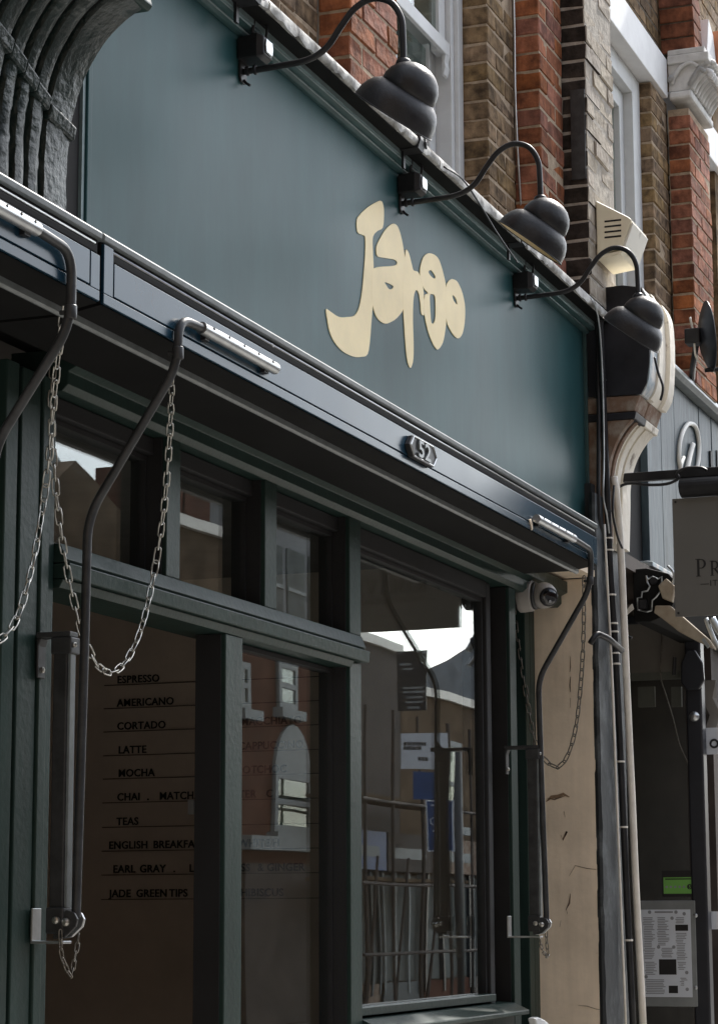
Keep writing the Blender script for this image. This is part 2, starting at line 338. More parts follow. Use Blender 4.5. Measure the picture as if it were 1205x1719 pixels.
# left-hand column, built up of strips with grooves between
for x0, x1, y in ((4.05, 4.44, 0.125), (4.447, 4.502, 0.10), (4.526, 4.612, 0.105), (4.618, 4.655, 0.10), (4.659, 4.700, 0.112)):
    box('column_board', 'green', SF, x0, x1, y, 0.235, 0.0, 2.72, bevel=0.003)
box('column_back', 'gap', SF, 4.04, 4.695, 0.14, 0.23, 0.002, 2.715)
# transom: upper member, lower drip member and dark shadow bead
MB().prof_x([(0.090, 2.301), (0.083, 2.309), (0.097, 2.345), (0.235, 2.345), (0.235, 2.301)], 4.702, 6.645).build('transom', 'green', SF, bevel=0.0015)
MB().prof_x([(0.075, 2.264), (0.072, 2.299), (0.235, 2.299), (0.235, 2.264)], 4.702, 6.652).build('transom_drip', 'green', SF, bevel=0.003)
MB().prof_x([(0.098, 2.243), (0.088, 2.2625), (0.23, 2.2625), (0.23, 2.243)], 4.702, 6.56).build('transom_bead', 'green', SF, bevel=0.002)
# mullions between the top lights
for x0, x1 in ((5.268, 5.349), (5.899, 5.984)):
    post('mullion', x0, x1, 2.346, 2.70)
post('mullion', 6.552, 6.648, 0.10, 2.262); post('mullion', 6.552, 6.648, 2.346, 2.70)
post('mullion', 5.637, 5.750, 0.10, 2.242)
# head rails above the lights
MB().prof_x([(0.10, 2.70), (0.085, 2.715), (0.085, 2.745), (0.06, 2.757), (0.06, 2.80), (0.235, 2.80), (0.235, 2.70)], 4.702, 8.84).build('head_rail', 'green', SF, bevel=0.002)
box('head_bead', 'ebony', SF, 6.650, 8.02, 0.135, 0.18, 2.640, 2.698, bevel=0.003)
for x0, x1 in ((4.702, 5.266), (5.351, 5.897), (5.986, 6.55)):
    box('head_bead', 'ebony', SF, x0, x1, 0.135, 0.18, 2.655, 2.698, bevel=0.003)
# glazing
def pane(x0, x1, z0, z1, bead=0.012, tilt=0.0):
    for a in ((x0, x0+bead, z0+bead, z1-bead), (x1-bead, x1, z0+bead, z1-bead), (x0, x1, z0, z0+bead), (x0, x1, z1-bead, z1)):
        box('glazing_bead', 'ebony', SF, a[0], a[1], YG-0.012, YG+0.03, a[2], a[3])
    p = MB().box(x0+bead*.6, x1-bead*.6, YG, YG+0.006, z0+bead*.6, z1-bead*.6).build('pane', 'glass', SF)
    return p
pane(4.702, 5.266, 2.348, 2.653); pane(5.351, 5.897, 2.348, 2.653); pane(5.986, 6.550, 2.348, 2.653)
pane(5.752, 6.550, 1.02, 2.240); pane(6.650, 8.030, 1.215, 2.638)
box('bottom_rail', 'green', SF, 5.751, 6.551, 0.11, 0.23, 0.0, 1.018, bevel=0.004)
# jamb steps at the party wall
box('jamb', 'ebony', SF, 8.034, 8.085, 0.14, 0.235, 1.20, 2.698, bevel=0.004)
box('jamb', 'ebony', SF, 8.089, 8.165, 0.165, 0.235, 1.10, 2.698, bevel=0.004)
post('jamb', 8.185, 8.265, 0.0, 2.698, 0.10)
box('jamb', 'ebony', SF, 8.275, 8.70, 0.27, 0.30, 0.0, 2.80)
box('jamb', 'green', SF, 8.700, 8.765, 0.195, 0.268, 0.0, 2.698, bevel=0.003)
box('jamb', 'green', SF, 8.775, 8.842, 0.198, 0.268, 0.0, 2.698, bevel=0.003)
MB().prof_x([(0.045, 1.165), (0.045, 1.180), (0.10, 1.205), (0.235, 1.213), (0.235, 1.165)], 6.650, 8.18).build('sill', 'green', SF, bevel=0.003)
box('sill_bead', 'green', SF, 6.65, 8.03, 0.12, 0.16, 1.214, 1.24, bevel=0.003)
box('stall_riser', 'green', SF, 6.65, 8.18, 0.10, 0.23, 0.0, 1.163, bevel=0.003)

# menu lettering on the inner party wall (faces the door)
MX = 8.857
rows = [("ESPRESSO", 1147, 197, []), ("AMERICANO", 1186, 197, []), ("CORTADO", 1225, 197, [("MACCHIATO", 405)]),
        ("LATTE", 1265, 199, [("CAPPUCCINO", 400)]), ("MOCHA", 1304, 199, [("HOT CHOC", 395)]),
        ("CHAI  .  MATCHA", 1344, 197, [("FILTER C", 380)]), ("TEAS", 1385, 196, []),
        ("ENGLISH BREAKFAST", 1425, 183, [("WHITE H", 400)]), ("EARL GRAY   .   LEMON", 1465, 190, [("ESS & GINGER", 396), ("£", 540)]),
        ("JADE GREEN TIPS", 1506, 184, [("HIBISCUS", 404), ("£", 540)])]
MN = thing('menu_board', 'black capital menu lettering with thin rails on the brown inner wall', 'menu', (8.86, 1.6, 1.5))
for k, (s_, yy, xx, more) in enumerate(rows):
    for st, x_ in [(s_, xx)]+more:
        p = onX(x_, yy, MX)
        if st == '£': p.z = onX(197, yy, MX).z
        if x_ > 300: p.z = onX(197, yy, MX).z
        off = 0.0
        for wd in st.split(' '):
            if wd:
                link('menu_text', text_mesh(wd, 0.0435, p+Vector((0, -off, 0)), (0, -1, 0), (0, 0, 1), (-1, 0, 0), 0.002, space=1.06, bold=0.0008), 'ink', MN)
            off += (len(wd)*0.62+0.34)*0.0435
    a = onX(176-k*0.6, yy+1, MX); b = onX(565, yy+1, MX)
    z = a.z-0.006
    MB().box(MX-0.004, MX+0.002, a.y, b.y, z-0.003, z).build('menu_rail', 'rail_dark', MN)
sw = onX(322, 1355, MX)
tag(box('light_switch', 'white', None, MX-0.012, MX+0.002, sw.y-0.013, sw.y+0.013, sw.z-0.03, sw.z+0.03, bevel=0.003), 'small white switch plate on the brown menu wall beside the door post', 'switch')

# ------------------------------------------------------------------ fascia sign
FS = thing('fascia_sign', 'teal grey shop fascia board with cream hand-brushed lettering', 'shop sign', (6.7, 0, 3.0))
box('panel', 'fascia', FS, 4.616, 8.925, 0.0, 0.045, 2.93, 3.826, bevel=0.002)
box('edge_strip', 'frieze', FS, 4.578, 4.590, -0.006, 0.04, 2.93, 3.826)
box('edge_strip', 'fascia', FS, 4.592, 4.614, -0.012, 0.04, 2.93, 3.826, bevel=0.003)
box('edge_strip', 'cornice', FS, 8.928, 8.942, -0.012, 0.04, 2.93, 3.826, bevel=0.003)
box('edge_recess', 'gap', FS, 4.40, 4.577, 0.002, 0.045, 2.93, 3.826)
box('edge_recess', 'gap', FS, 8.944, 9.0, 0.02, 0.045, 2.93, 3.826)
lz = 2.869
JANGO = {
 'J': ([(740,20),(755,42),(758,90),(752,150),(728,165),(706,192),(704,250),(708,330),(708,420),(706,500),(698,600),(692,680),(680,758),(650,772),(610,770),(560,745),(520,700),(497,650),(487,600),(480,543),(500,553),(540,579),(580,580),(618,572),(640,530),(654,450),(662,360),(668,280),(668,200),(658,186),(635,176),(628,155),(628,110),(645,85),(665,65),(695,42)], []),
 'a': ([(722,270),(722,240),(740,200),(765,160),(790,136),(808,131),(825,146),(840,190),(850,240),(858,290),(865,330),(868,420),(860,500),(850,545),(820,585),(790,605),(765,612),(740,600),(720,575),(708,540),(702,500),(700,420),(704,360),(712,345),(740,338),(790,335),(815,330),(822,318),(812,305),(780,298),(740,292),(726,285)], [[(762,412),(785,420),(803,432),(798,444),(783,446),(772,432)]]),
 'n': ([(865,255),(878,275),(890,320),(900,355),(920,362),(935,390),(945,430),(950,490),(952,560),(947,572),(937,560),(933,510),(925,465),(913,450),(903,470),(898,520),(897,600),(900,700),(899,780),(890,820),(882,822),(873,800),(865,750),(858,660),(852,560),(848,480),(850,400),(855,330),(860,280)], []),
 'g': ([(975,273),(1000,280),(1020,300),(1035,340),(1048,390),(1055,430),(1058,500),(1057,600),(1050,660),(1040,705),(1020,735),(1005,728),(985,690),(968,640),(955,580),(950,520),(955,475),(970,466),(952,445),(941,420),(933,392),(931,355),(940,310),(955,283)], [[(972,360),(985,355),(1003,380),(1003,395),(988,388),(975,372)], [(978,477),(990,470),(1003,482),(1006,560),(1002,600),(992,612),(984,600),(980,540)]]),
 'o': ([(1090,398),(1110,410),(1130,450),(1143,500),(1148,550),(1145,610),(1135,660),(1118,682),(1100,675),(1078,645),(1062,610),(1055,560),(1053,500),(1055,440),(1065,412),(1078,400)], [[(1087,475),(1100,485),(1108,505),(1110,520),(1100,512),(1090,495)]]),
}
for k, (ch, (outer, holes)) in enumerate(JANGO.items()):
    rg = []
    for ring in [outer]+holes:
        q = [onY(380+a/lz, 330+b/lz, -0.002) for a, b in ring]
        rg.append(crom([(p.x, p.z) for p in q]))
    th = 0.0010+0.00006*k
    link('letter', poly_mesh(rg, (0, -th-0.0004, 0), (1, 0, 0), (0, 0, 1), (0, -1, 0), th), 'letter', FS)

# cornice above the fascia
CN = thing('cornice', 'stepped dark green timber cornice mouldings along the top of the fascia', 'cornice', (6.7, 0, 3.8))
CX0, CX1 = 4.30, 8.965
MB().prof_x([(0.05, 3.822), (-0.011, 3.822), (-0.014, 3.823), (-0.020, 3.829), (-0.020, 3.833), (0.05, 3.833)], CX0, CX1).build('moulding', 'cornice', CN)
MB().prof_x([(0.05, 3.8332), (-0.022, 3.8332), (-0.030, 3.8338), (-0.042, 3.837), (-0.042, 3.8415), (0.05, 3.8415)], CX0, CX1).build('moulding', 'cornice', CN)
MB().prof_x([(0.05, 3.8417), (-0.051, 3.8417), (-0.051, 3.8575), (0.05, 3.8575)], CX0, CX1).build('frieze_strip', 'frieze', CN)
for y_, z_ in ((-0.0195, 3.8315), (-0.0415, 3.8400)):
    MB().tube([(CX0, y_, z_), (CX1, y_, z_)], 0.0030, 8).build('bead', 'bead', CN, smooth=True)
# weathered lead ledge, ragged lower edge
LD = thing('lead_ledge', 'weathered pale grey lead flashing on the ledge over the fascia', 'ledge', (6.7, 0, 3.87))
joints = [4.30, 5.42, 6.815, 7.62, 8.30, 8.975]
for a, b in zip(joints[:-1], joints[1:]):
    nseg = int((b-a)/0.03); rings = []
    for i in range(nseg+1):
        x = a+0.004+(b-a-0.008)*i/nseg
        j = random.uniform(-0.009, 0.009); k = random.uniform(-0.004, 0.003); t = random.uniform(-0.004, 0.004)
        rings.append([(x, 0.30, 3.861), (x, -0.100+k, 3.861+j*0.3), (x, -0.107+k, 3.861+j), (x, -0.111+k*.5, 3.878+j*.4), (x, -0.107+t, 3.893+t), (x, -0.090, 3.899+t), (x, 0.30, 3.912)])
    autosmooth(MB().loft(rings).build('lead_sheet', 'ledge', LD), 50)
box('soffit_board', 'cassette_dark', LD, 4.30, 8.97, -0.098, 0.30, 3.8578, 3.8605)

# ------------------------------------------------------------------ swan neck lamps
def lamp(px, py, label, tilt=0.11):
    b = onY(px, py, 0.0); X = b.x; z0 = 3.731
    t = thing('swan_neck_lamp', label, 'lamp', (X, 0, z0), 'swan neck lamps along the fascia')
    P = lambda y, z, dx=0: Vector((X+dx, y, z0+z))
    # wall rose and junction box
    rs = [(-0.014, -0.034), (0.014, -0.034), (0.022, -0.02), (0.022, 0.05), (-0.022, 0.05), (-0.022, -0.02)]
    MB().prism([P(0, z, x) for x, z in rs], (0, -0.008, 0), (0, -0.001, 0)).build('backplate', 'black', t, bevel=0.002)
    MB().tube([P(-0.008, -0.026), P(-0.016, -0.036), P(-0.026, -0.043)], 0.004, 6).build('backplate_hook', 'black', t)
    jb = MB().loft([[P(-0.002, 0.022, -0.035), P(-0.002, 0.022, 0.035), P(-0.002, 0.082, 0.035), P(-0.002, 0.082, -0.035)],
                    [P(-0.060, 0.022, -0.038), P(-0.060, 0.022, 0.038), P(-0.060, 0.088, 0.038), P(-0.060, 0.088, -0.038)],
                    [P(-0.078, 0.030, -0.028), P(-0.078, 0.030, 0.028), P(-0.078, 0.080, 0.028), P(-0.078, 0.080, -0.028)]]).build('junction_box', 'black', t, bevel=0.004)
    MB().prism([P(0, z, x) for x, z in ((-0.02, 0.036), (0.02, 0.036), (0.024, 0.055), (0.02, 0.074), (-0.02, 0.074), (-0.024, 0.055))], (0, -0.083, 0), (0, -0.0785, 0)).build('lid', 'alu', jb, bevel=0.002)
    MB().tube(fillet([P(-0.045, 0.085, -0.03), P(-0.05, 0.130, -0.03), P(-0.052, 0.150, -0.025), P(-0.03, 0.140, -0.015)], 0.02), 0.0045, 6).build('cable_loop', 'black', t, smooth=True)
    MB().tube(fillet([P(-0.060, 0.085, 0.022), P(-0.066, 0.115, 0.022), P(-0.062, 0.133, 0.018), P(-0.04, 0.128, 0.01)], 0.015), 0.004, 6).build('cable_loop', 'black', t, smooth=True)
    # arm
    arm = smoothpath([P(-0.004, -0.002), P(-0.10, 0.0), P(-0.19, 0.006), P(-0.245, 0.033), P(-0.285, 0.085), P(-0.325, 0.130), P(-0.375, 0.150), P(-0.425, 0.132), P(-0.453, 0.085), P(-0.458, 0.03), P(-0.459, -0.035)], 5)
    MB().tube(arm, 0.0088, 10).build('arm', 'black', t, smooth=True)
    for y in (-0.014, -0.036): MB().lathe([(0.010, 0), (0.0135, 0.002), (0.0135, 0.008), (0.010, 0.010)], P(y, -0.001), (0, -1, 0), 14).build('arm_collar', 'black', t)
    MB().lathe([(0.010, 0.018), (0.014, 0.016), (0.019, 0.012), (0.021, 0.004), (0.021, -0.018), (0.016, -0.022)], P(-0.459, -0.045), (0, 0, 1), 18).build('collar', 'black', t, smooth=True)
    # shade: two stacked bells tilted towards the wall
    axis = Vector((tilt, 0.61, -0.79)).normalized(); o = P(-0.512, -0.060)
    prof = [(0.004, -0.005), (0.022, -0.003), (0.042, 0.005), (0.060, 0.020), (0.072, 0.039), (0.077, 0.058), (0.0775, 0.068), (0.076, 0.072),
            (0.081, 0.075), (0.094, 0.084), (0.105, 0.099), (0.113, 0.119), (0.116, 0.140), (0.1165, 0.146)]
    autosmooth(MB().lathe(prof, o, axis, 40, caps=False).build('shade', 'shade', t), 60)
    inn = [(r-0.003, h+0.002) for r, h in prof[1:]]; inn[-1] = (0.1155, 0.146)
    ra = axis.orthogonal().normalized(); rb = axis.cross(ra); rc = o+axis*0.146
    MB().tube([rc+(ra*math.cos(2*math.pi*i/40)+rb*math.sin(2*math.pi*i/40))*0.1165 for i in range(40)], 0.0022, 6, closed=True).build('shade_rim', 'shade', t, smooth=True)
    MB().lathe(inn, o, axis, 40, caps=False).build('shade_lining', 'shade_in', t, smooth=True)
    MB().lathe([(0.012, 0.02), (0.016, 0.04), (0.020, 0.06), (0.026, 0.085), (0.026, 0.10), (0.016, 0.112), (0.002, 0.117)], o, axis, 16).build('bulb', 'paper', t, smooth=True)
    return t
lamp(405, 120, 'dark grey swan neck lamp nearest the camera, in front of the red brick pier')
lamp(672, 340, 'dark grey swan neck lamp above the end of the lettering, cream lining showing', 0.0)
lamp(864, 500, 'dark grey swan neck lamp at the far end of the fascia, against the peeling corbel')

# black tape and clip on the ledge where the lamp flex goes up
for px, py, lb in ((700, 262, 'black tape clamp on the lead ledge above the middle lamp'), (424, 10, 'black tape clamp on the lead ledge above the nearest lamp'), (874, 440, 'black cable clip under the ledge above the farthest lamp')):
    p = onY(px, py, -0.10)
    t = thing('cable_clamp', lb, 'cable clamp', (p.x, -0.10, 3.87), 'cable clamps on the ledge')
    MB().loft([[(p.x-0.025, -0.112, 3.855), (p.x+0.02, -0.113, 3.850), (p.x+0.02, -0.05, 3.850), (p.x-0.025, -0.05, 3.855)], [(p.x-0.018, -0.119, 3.885), (p.x+0.03, -0.118, 3.880), (p.x+0.03, -0.05, 3.88), (p.x-0.018, -0.05, 3.885)], [(p.x-0.005, -0.112, 3.905), (p.x+0.025, -0.112, 3.900), (p.x+0.025, -0.06, 3.905), (p.x-0.005, -0.06, 3.905)]]).build('tape', 'black', t)
    MB().box(p.x-0.012, p.x+0.004, -0.060, -0.052, 3.80, 3.856).build('strap', 'black', t)
    MB().tube([(p.x+0.035, -0.116, 3.90), (p.x+0.02, -0.12, 3.885), (p.x+0.035, -0.118, 3.868)], 0.004, 5).build('tape_end', 'black', t)
# loose black flex drooping along the ledge between lamp two and three
fl = [onY(a, b, -0.125) for a, b in ((745, 280), (775, 300), (800, 335), (830, 385), (850, 415), (868, 440))]
tag(MB().tube(smoothpath(fl, 5), 0.0032, 6).build('flex', 'black', None, smooth=True), 'thin black flex sagging along the ledge behind the middle lamp', 'cable')

# ------------------------------------------------------------------ awning cassettes
def cassette(x0, x1, label, frame_end):
    t = thing('awning_cassette', label, 'awning', ((x0+x1)/2, -0.1, 2.72), 'retracted awnings')
    box('body', 'cassette_dark', t, x0+0.002, x1-0.002, -0.212, -0.004, 2.772, 2.906)
    MB().prof_x([(-0.214, 2.904), (-0.222, 2.906), (-0.224, 2.917), (-0.219, 2.9225), (-0.17, 2.925), (-0.002, 2.927), (-0.002, 2.9065), (-0.2, 2.904)], x0, x1).build('top_rail', 'rail', t, bevel=0.0012)
    MB().tube([(x0+0.02, -0.2145, 2.893), (x1-0.02, -0.2145, 2.893)], 0.0035, 6).build('piping', 'alu', t, smooth=True)
    MB().prof_x([(-0.213, 2.890), (-0.219, 2.886), (-0.2175, 2.873), (-0.213, 2.870)], x0+0.015, x1-0.015).build('valance_channel', 'cassette_dark', t, bevel=0.001)
    fx = x0+0.052 if frame_end else x0+0.004
    fx1 = x1-0.05
    box('front_panel', 'cassette', t, fx, fx1, -0.220, -0.2125, 2.796, 2.869, bevel=0.0015)
    box('front_frame', 'cassette', t, x0+0.004, x1-0.004, -0.220, -0.2125, 2.770, 2.7925, bevel=0.0015)
    if frame_end: box('front_frame', 'cassette', t, x0+0.004, fx-0.004, -0.220, -0.2125, 2.793, 2.90, bevel=0.0015)
    box('front_frame', 'cassette', t, fx1+0.004, x1-0.004, -0.220, -0.2125, 2.793, 2.869, bevel=0.0015)
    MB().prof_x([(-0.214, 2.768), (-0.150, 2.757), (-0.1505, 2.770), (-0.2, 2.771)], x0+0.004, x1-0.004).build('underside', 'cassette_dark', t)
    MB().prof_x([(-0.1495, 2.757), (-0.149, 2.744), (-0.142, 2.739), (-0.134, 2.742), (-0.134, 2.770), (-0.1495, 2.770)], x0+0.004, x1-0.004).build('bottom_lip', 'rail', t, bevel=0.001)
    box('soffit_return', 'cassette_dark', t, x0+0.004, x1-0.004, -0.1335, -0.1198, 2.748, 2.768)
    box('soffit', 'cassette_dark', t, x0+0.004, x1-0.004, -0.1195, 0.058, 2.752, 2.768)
    return t
cassette(4.272, 8.25, 'long dark blue-green awning cassette carrying the number plate', True)
cassette(2.9, 4.262, 'shorter awning cassette section cut off at the picture edge beneath the fluted corbel', False)
# soffit infill board and cream soffit by the party wall
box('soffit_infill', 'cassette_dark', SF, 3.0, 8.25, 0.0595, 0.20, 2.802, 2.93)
# bright screw on the rail and paint chip
tag(MB().lathe([(0.006, 0), (0.006, 0.002), (0.002, 0.004)], onY(457, 580, -0.2165), (0, -1, 0.4), 8).build('screw', 'white', None), 'tiny bright screw head on the awning piping', 'screw')
c_ = onY(890, 880, -0.2205)
tag(MB().prism([(c_.x+a, 0, c_.z+b) for a, b in ((-0.02, 0.012), (0.0, 0.018), (0.012, 0.004), (0.016, -0.014), (0.004, -0.020), (-0.002, -0.004))], (0, -0.224, 0), (0, -0.2206, 0)).build('paint_flake', 'cream', None), 'cream paint flake on the awning front near the far sleeve', 'paint flake')

# house number plate
np_ = [onY(a, b, -0.221) for a, b in ((675, 748), (681, 737), (693, 738), (728, 765), (730, 777), (722, 780), (684, 764))]
cx_ = sum(p.x for p in np_)/len(np_); cz_ = sum(p.z for p in np_)/len(np_)
NP = thing('number_plate', 'small black and chrome number plate on the long awning cassette', 'number plate', (cx_, -0.22, cz_))
hw, hh = 0.120, 0.031
pl = [(-hw, 0), (-hw+0.03, hh), (hw-0.03, hh), (hw, 0), (hw-0.03, -hh), (-hw+0.03, -hh)]
MB().prism([(cx_+a, 0, cz_+b) for a, b in pl], (0, -0.236, 0), (0, -0.2205, 0)).build('plate', 'black', NP, bevel=0.002)
MB().tube([(cx_+a*0.93, -0.237, cz_+b*0.9) for a, b in pl], 0.003, 6, closed=True).build('rim', 'alu', NP)
link('digits', text_mesh('52', 0.068, (cx_-0.004, -0.2385, cz_-0.0235), (1.55, 0, 0), (0, 0, 1), (0, -1, 0), 0.004, 'CENTER', 1.05, 0.001), 'rail', NP)

# ------------------------------------------------------------------ awning arms
def links(t, pts, pitch=0.033, mt='chain', wire=0.0020, lw=0.0076, ll=None):
    ll = ll or pitch*0.62
    # resample
    pts = smoothpath(pts, 12); seg = [0]
    for a, b in zip(pts[:-1], pts[1:]): seg.append(seg[-1]+(b-a).length)
    n = max(2, int(seg[-1]/pitch)); key = (mt, round(ll, 4))
    if key not in LINKM:
        ring = []
        for i in range(12):
            a = 2*math.pi*i/12; x = lw*math.cos(a); y = (ll-lw)*(1 if math.sin(a) > 0.01 else -1 if math.sin(a) < -0.01 else 0)+lw*math.sin(a)
            ring.append((x, 0, y))
        LINKM[key] = MB().tube(ring, wire, 5, closed=True).mesh('link', True); LINKM[key].materials.append(G[mt])
    def at(s):
        s = max(0, min(seg[-1]-1e-6, s))
        for i in range(len(seg)-1):
            if seg[i+1] >= s: return pts[i].lerp(pts[i+1], (s-seg[i])/max(1e-9, seg[i+1]-seg[i]))
    for i in range(n):
        a, b = at(i*pitch), at((i+1)*pitch); d = (b-a).normalized()
        o = bpy.data.objects.new('link', LINKM[key]); COL.objects.link(o); o.parent = t
        q = d.to_track_quat('Z', 'Y').to_matrix().to_4x4()
        tw = (0.45 if i % 2 else 0.45+math.pi/2)+random.uniform(-0.25, 0.25)
        o.matrix_parent_inverse = Matrix.Translation(-t.location)
        o.matrix_basis = Matrix.Translation((a+b)/2) @ q @ Matrix.Rotation(tw, 4, 'Z')
LINKM = {}

def arm(pxs, sleeve, label, lower=True, r=0.0105, collar=True, cut=None):
    top = onY(*pxs[0], -0.232); X = top.x
    t = thing('awning_stay', label, 'awning arm', (X, 0, 2.8), 'awning arms')
    yz = [onX(a, b, X) for a, b in pxs]
    s0, s1 = (onY(*q, -0.236) for q in sleeve)
    s1.z = s0.z = (s0.z+s1.z)/2 if lower != 'left' else s0.z
    near = s0 if abs(s0.x-X) < abs(s1.x-X) else s1
    sx = near.x
    pts = [Vector((sx, -0.236, near.z))]+[Vector((X, -0.232+0.0, near.z-0.004))]+[Vector((X, p.y, p.z)) for p in yz[1:]]
    autosmooth(MB().tube(fillet(pts, 0.055, 7), r, 12).build('arm_tube', 'steel', t), 60)
    # sleeve with screw holes on the front rail
    S = MB().tube([(s0.x, -0.236, s0.z), (s1.x, -0.236, s1.z)], 0.0145, 14).build('sleeve', 'alu', t)
    autosmooth(S, 50)
    n = 5
    for i in range(n):
        x = s0.x+(s1.x-s0.x)*(i+0.5)/n
        MB().lathe([(0.0035, 0), (0.0035, 0.002)], (x, -0.2485, s0.z+0.0062), (0, -0.9, 0.42), 8).build('screw_hole', 'gap', S)
    for x in (s0.x*0.9+s1.x*0.1, s0.x*0.1+s1.x*0.9): box('sleeve_clip', 'black', t, x-0.012, x+0.012, -0.232, -0.2195, s0.z-0.02, s0.z+0.012)
    if collar:
        z = yz[1].z+0.012
        MB().lathe([(r+0.0015, 0), (r+0.0022, 0.002), (r+0.0022, 0.026), (r+0.0015, 0.028)], (X, yz[1].y, z), (0, 0, 1), 14).build('joint_collar', 'steel', t, smooth=True)
        # lug for the chain
        MB().tube([(X-0.004, yz[1].y+0.005, z+0.012), (X-0.004, yz[1].y+0.022, z+0.014)], 0.005, 6).build('chain_lug', 'steel', t)
    return t, X, yz
A1, X1, yz1 = arm([(300, 545), (299, 612), (148, 868), (142, 1100), (128, 1540)], [(338, 548), (462, 621)], 'grey tubular awning arm dropping in front of the open doorway')
A2, X2, yz2 = arm([(992, 925), (990, 987), (903, 1140), (908, 1300), (917, 1548)], [(900, 874), (962, 901)], 'grey tubular awning arm in front of the cream party wall', r=0.0105)
A0, X0, yz0 = arm([(121, 450), (119, 545), (-10, 752), (-16, 900), (-24, 1200)], [(-60, 318), (62, 384)], 'grey tubular awning arm beneath the fluted corbel at the picture edge')
def foot(t, X, ztop, zbot, pole_y, mx, name):
    # guide rail, its brackets on the joinery and the pivot block
    gx0, gx1 = X-0.055, X-0.028
    gy = pole_y+0.028
    box('guide_rail', 'steel', t, X-0.016, X+0.016, gy-0.004, gy+0.030, zbot+0.03, ztop-0.02, bevel=0.003)
    box('guide_lip', 'rail', t, X-0.012, X+0.012, gy-0.011, gy-0.0045, zbot+0.03, ztop-0.035, bevel=0.001)
    b = box('wall_bracket', 'steel', t, X-0.02, X+0.02, gy-0.012, 0.099, ztop-0.012, ztop, bevel=0.002)
    MB().prof_x([(0.099, ztop-0.0125), (0.088, ztop-0.0125), (0.094, ztop-0.03), (0.094, ztop-0.10), (0.099, ztop-0.10)], X-0.018, X+0.018).build('bracket_plate', 'steel', t, bevel=0.002)
    MB().lathe([(0.007, 0), (0.007, 0.004), (0.003, 0.007)], (X, 0.094, ztop-0.082), (0, -1, 0), 10).build('bolt', 'chain', t)
    c = box('bracket_cap', 'steel', t, X-0.022, X+0.022, gy-0.016, gy+0.034, ztop-0.05, ztop-0.0125, bevel=0.003)
    MB().lathe([(0.006, 0), (0.006, 0.004), (0.003, 0.006)], (X-0.008, gy-0.016, ztop-0.03), (-0.3, -1, 0), 10).build('bolt', 'chain', t)
    box('pivot_block', 'steel', t, X-0.024, X+0.020, gy-0.010, gy+0.034, zbot-0.025, zbot+0.032, bevel=0.004)
    prof = [(0.012, 0.026), (-0.006, 0.020), (-0.014, 0.006), (-0.010, -0.010), (0.015, -0.032), (0.045, -0.036), (0.045, 0.010)]
    MB().prism([(0, pole_y+a, zbot+bb) for a, bb in prof], (X-0.020, 0, 0), (X-0.012, 0, 0)).build('pivot_cheek', 'steel', t, bevel=0.002)
    MB().prism([(0, pole_y+a, zbot+bb) for a, bb in prof], (X+0.012, 0, 0), (X+0.020, 0, 0)).build('pivot_cheek', 'alu', t, bevel=0.002)
    MB().lathe([(0.009, 0), (0.009, 0.006), (0.004, 0.010)], (X-0.0205, pole_y+0.012, zbot), (-1, 0, 0), 12).build('pivot_bolt', 'chain', t)
    MB().lathe([(0.008, 0), (0.008, 0.010), (0.004, 0.012)], (X-0.026, gy+0.004, zbot+0.004), (-1, 0, 0), 10).build('pivot_bolt', 'chain', t)
    box('foot_bracket', 'alu', t, X-0.02, X+0.02, pole_y+0.02, 0.0985, zbot-0.046, zbot-0.040, bevel=0.001)
    box('foot_plate', 'alu', t, X-0.02, X+0.02, 0.094, 0.0987, zbot-0.0395, zbot+0.03, bevel=0.001)
foot(A1, X1, onX(95, 1062, X1).z, onX(120, 1548, X1).z, yz1[4].y, 4.6, '')
foot(A2, X2, onX(880, 1252, X2).z, onX(900, 1552, X2).z, yz2[4].y, 8.2, '')

# chains
def chain(label, pts, Y, X=None, top=False, **k):
    q = [onY(a, b, Y if i > 3 or not top else -0.155+(Y+0.155)*(i/4)) if X is None else onX(a, b, X) for i, (a, b) in enumerate(pts)]
    t = thing('chain', label, 'chain', q[0], 'steel chains on the awning'); links(t, q, **k); return t
chain('long chain looping from the doorway awning arm across to the corbel side', [(290, 598), (288, 660), (285, 730), (277, 840), (262, 945), (240, 1045), (215, 1105), (188, 1129), (165, 1118), (147, 1085), (133, 1045), (112, 950), (97, 850), (90, 760), (87, 680), (90, 600)], 0.045, top=True)
chain('chain hanging from the edge awning arm and swinging out of the picture', [(108, 508), (101, 570), (92, 660), (86, 740), (78, 810), (66, 890), (52, 960), (30, 1035), (8, 1068), (-20, 1085)], 0.02, top=True)
chain('chain looping below the far awning arm in front of the cream wall', [(980, 968), (979, 1060), (975, 1140), (967, 1215), (955, 1262), (938, 1288), (918, 1280), (905, 1262), (895, 1235), (885, 1180), (875, 1110), (866, 1040), (864, 990)], 0.045, X=8.70, pitch=0.036, mt='rust', wire=0.0026, lw=0.0082)
chain('short rusty pin chain below the doorway awning arm', [(102, 1562), (103, 1600), (112, 1625), (121, 1640), (124, 1615), (130, 1590), (133, 1563)], 0.02, pitch=0.020, mt='rust', wire=0.0016, lw=0.0045)
chain('short rusty pin chain below the far awning arm', [(916, 1552), (917, 1580), (919, 1607), (909, 1592), (905, 1572)], 0.0, pitch=0.022, mt='rust', wire=0.0018, lw=0.0052)

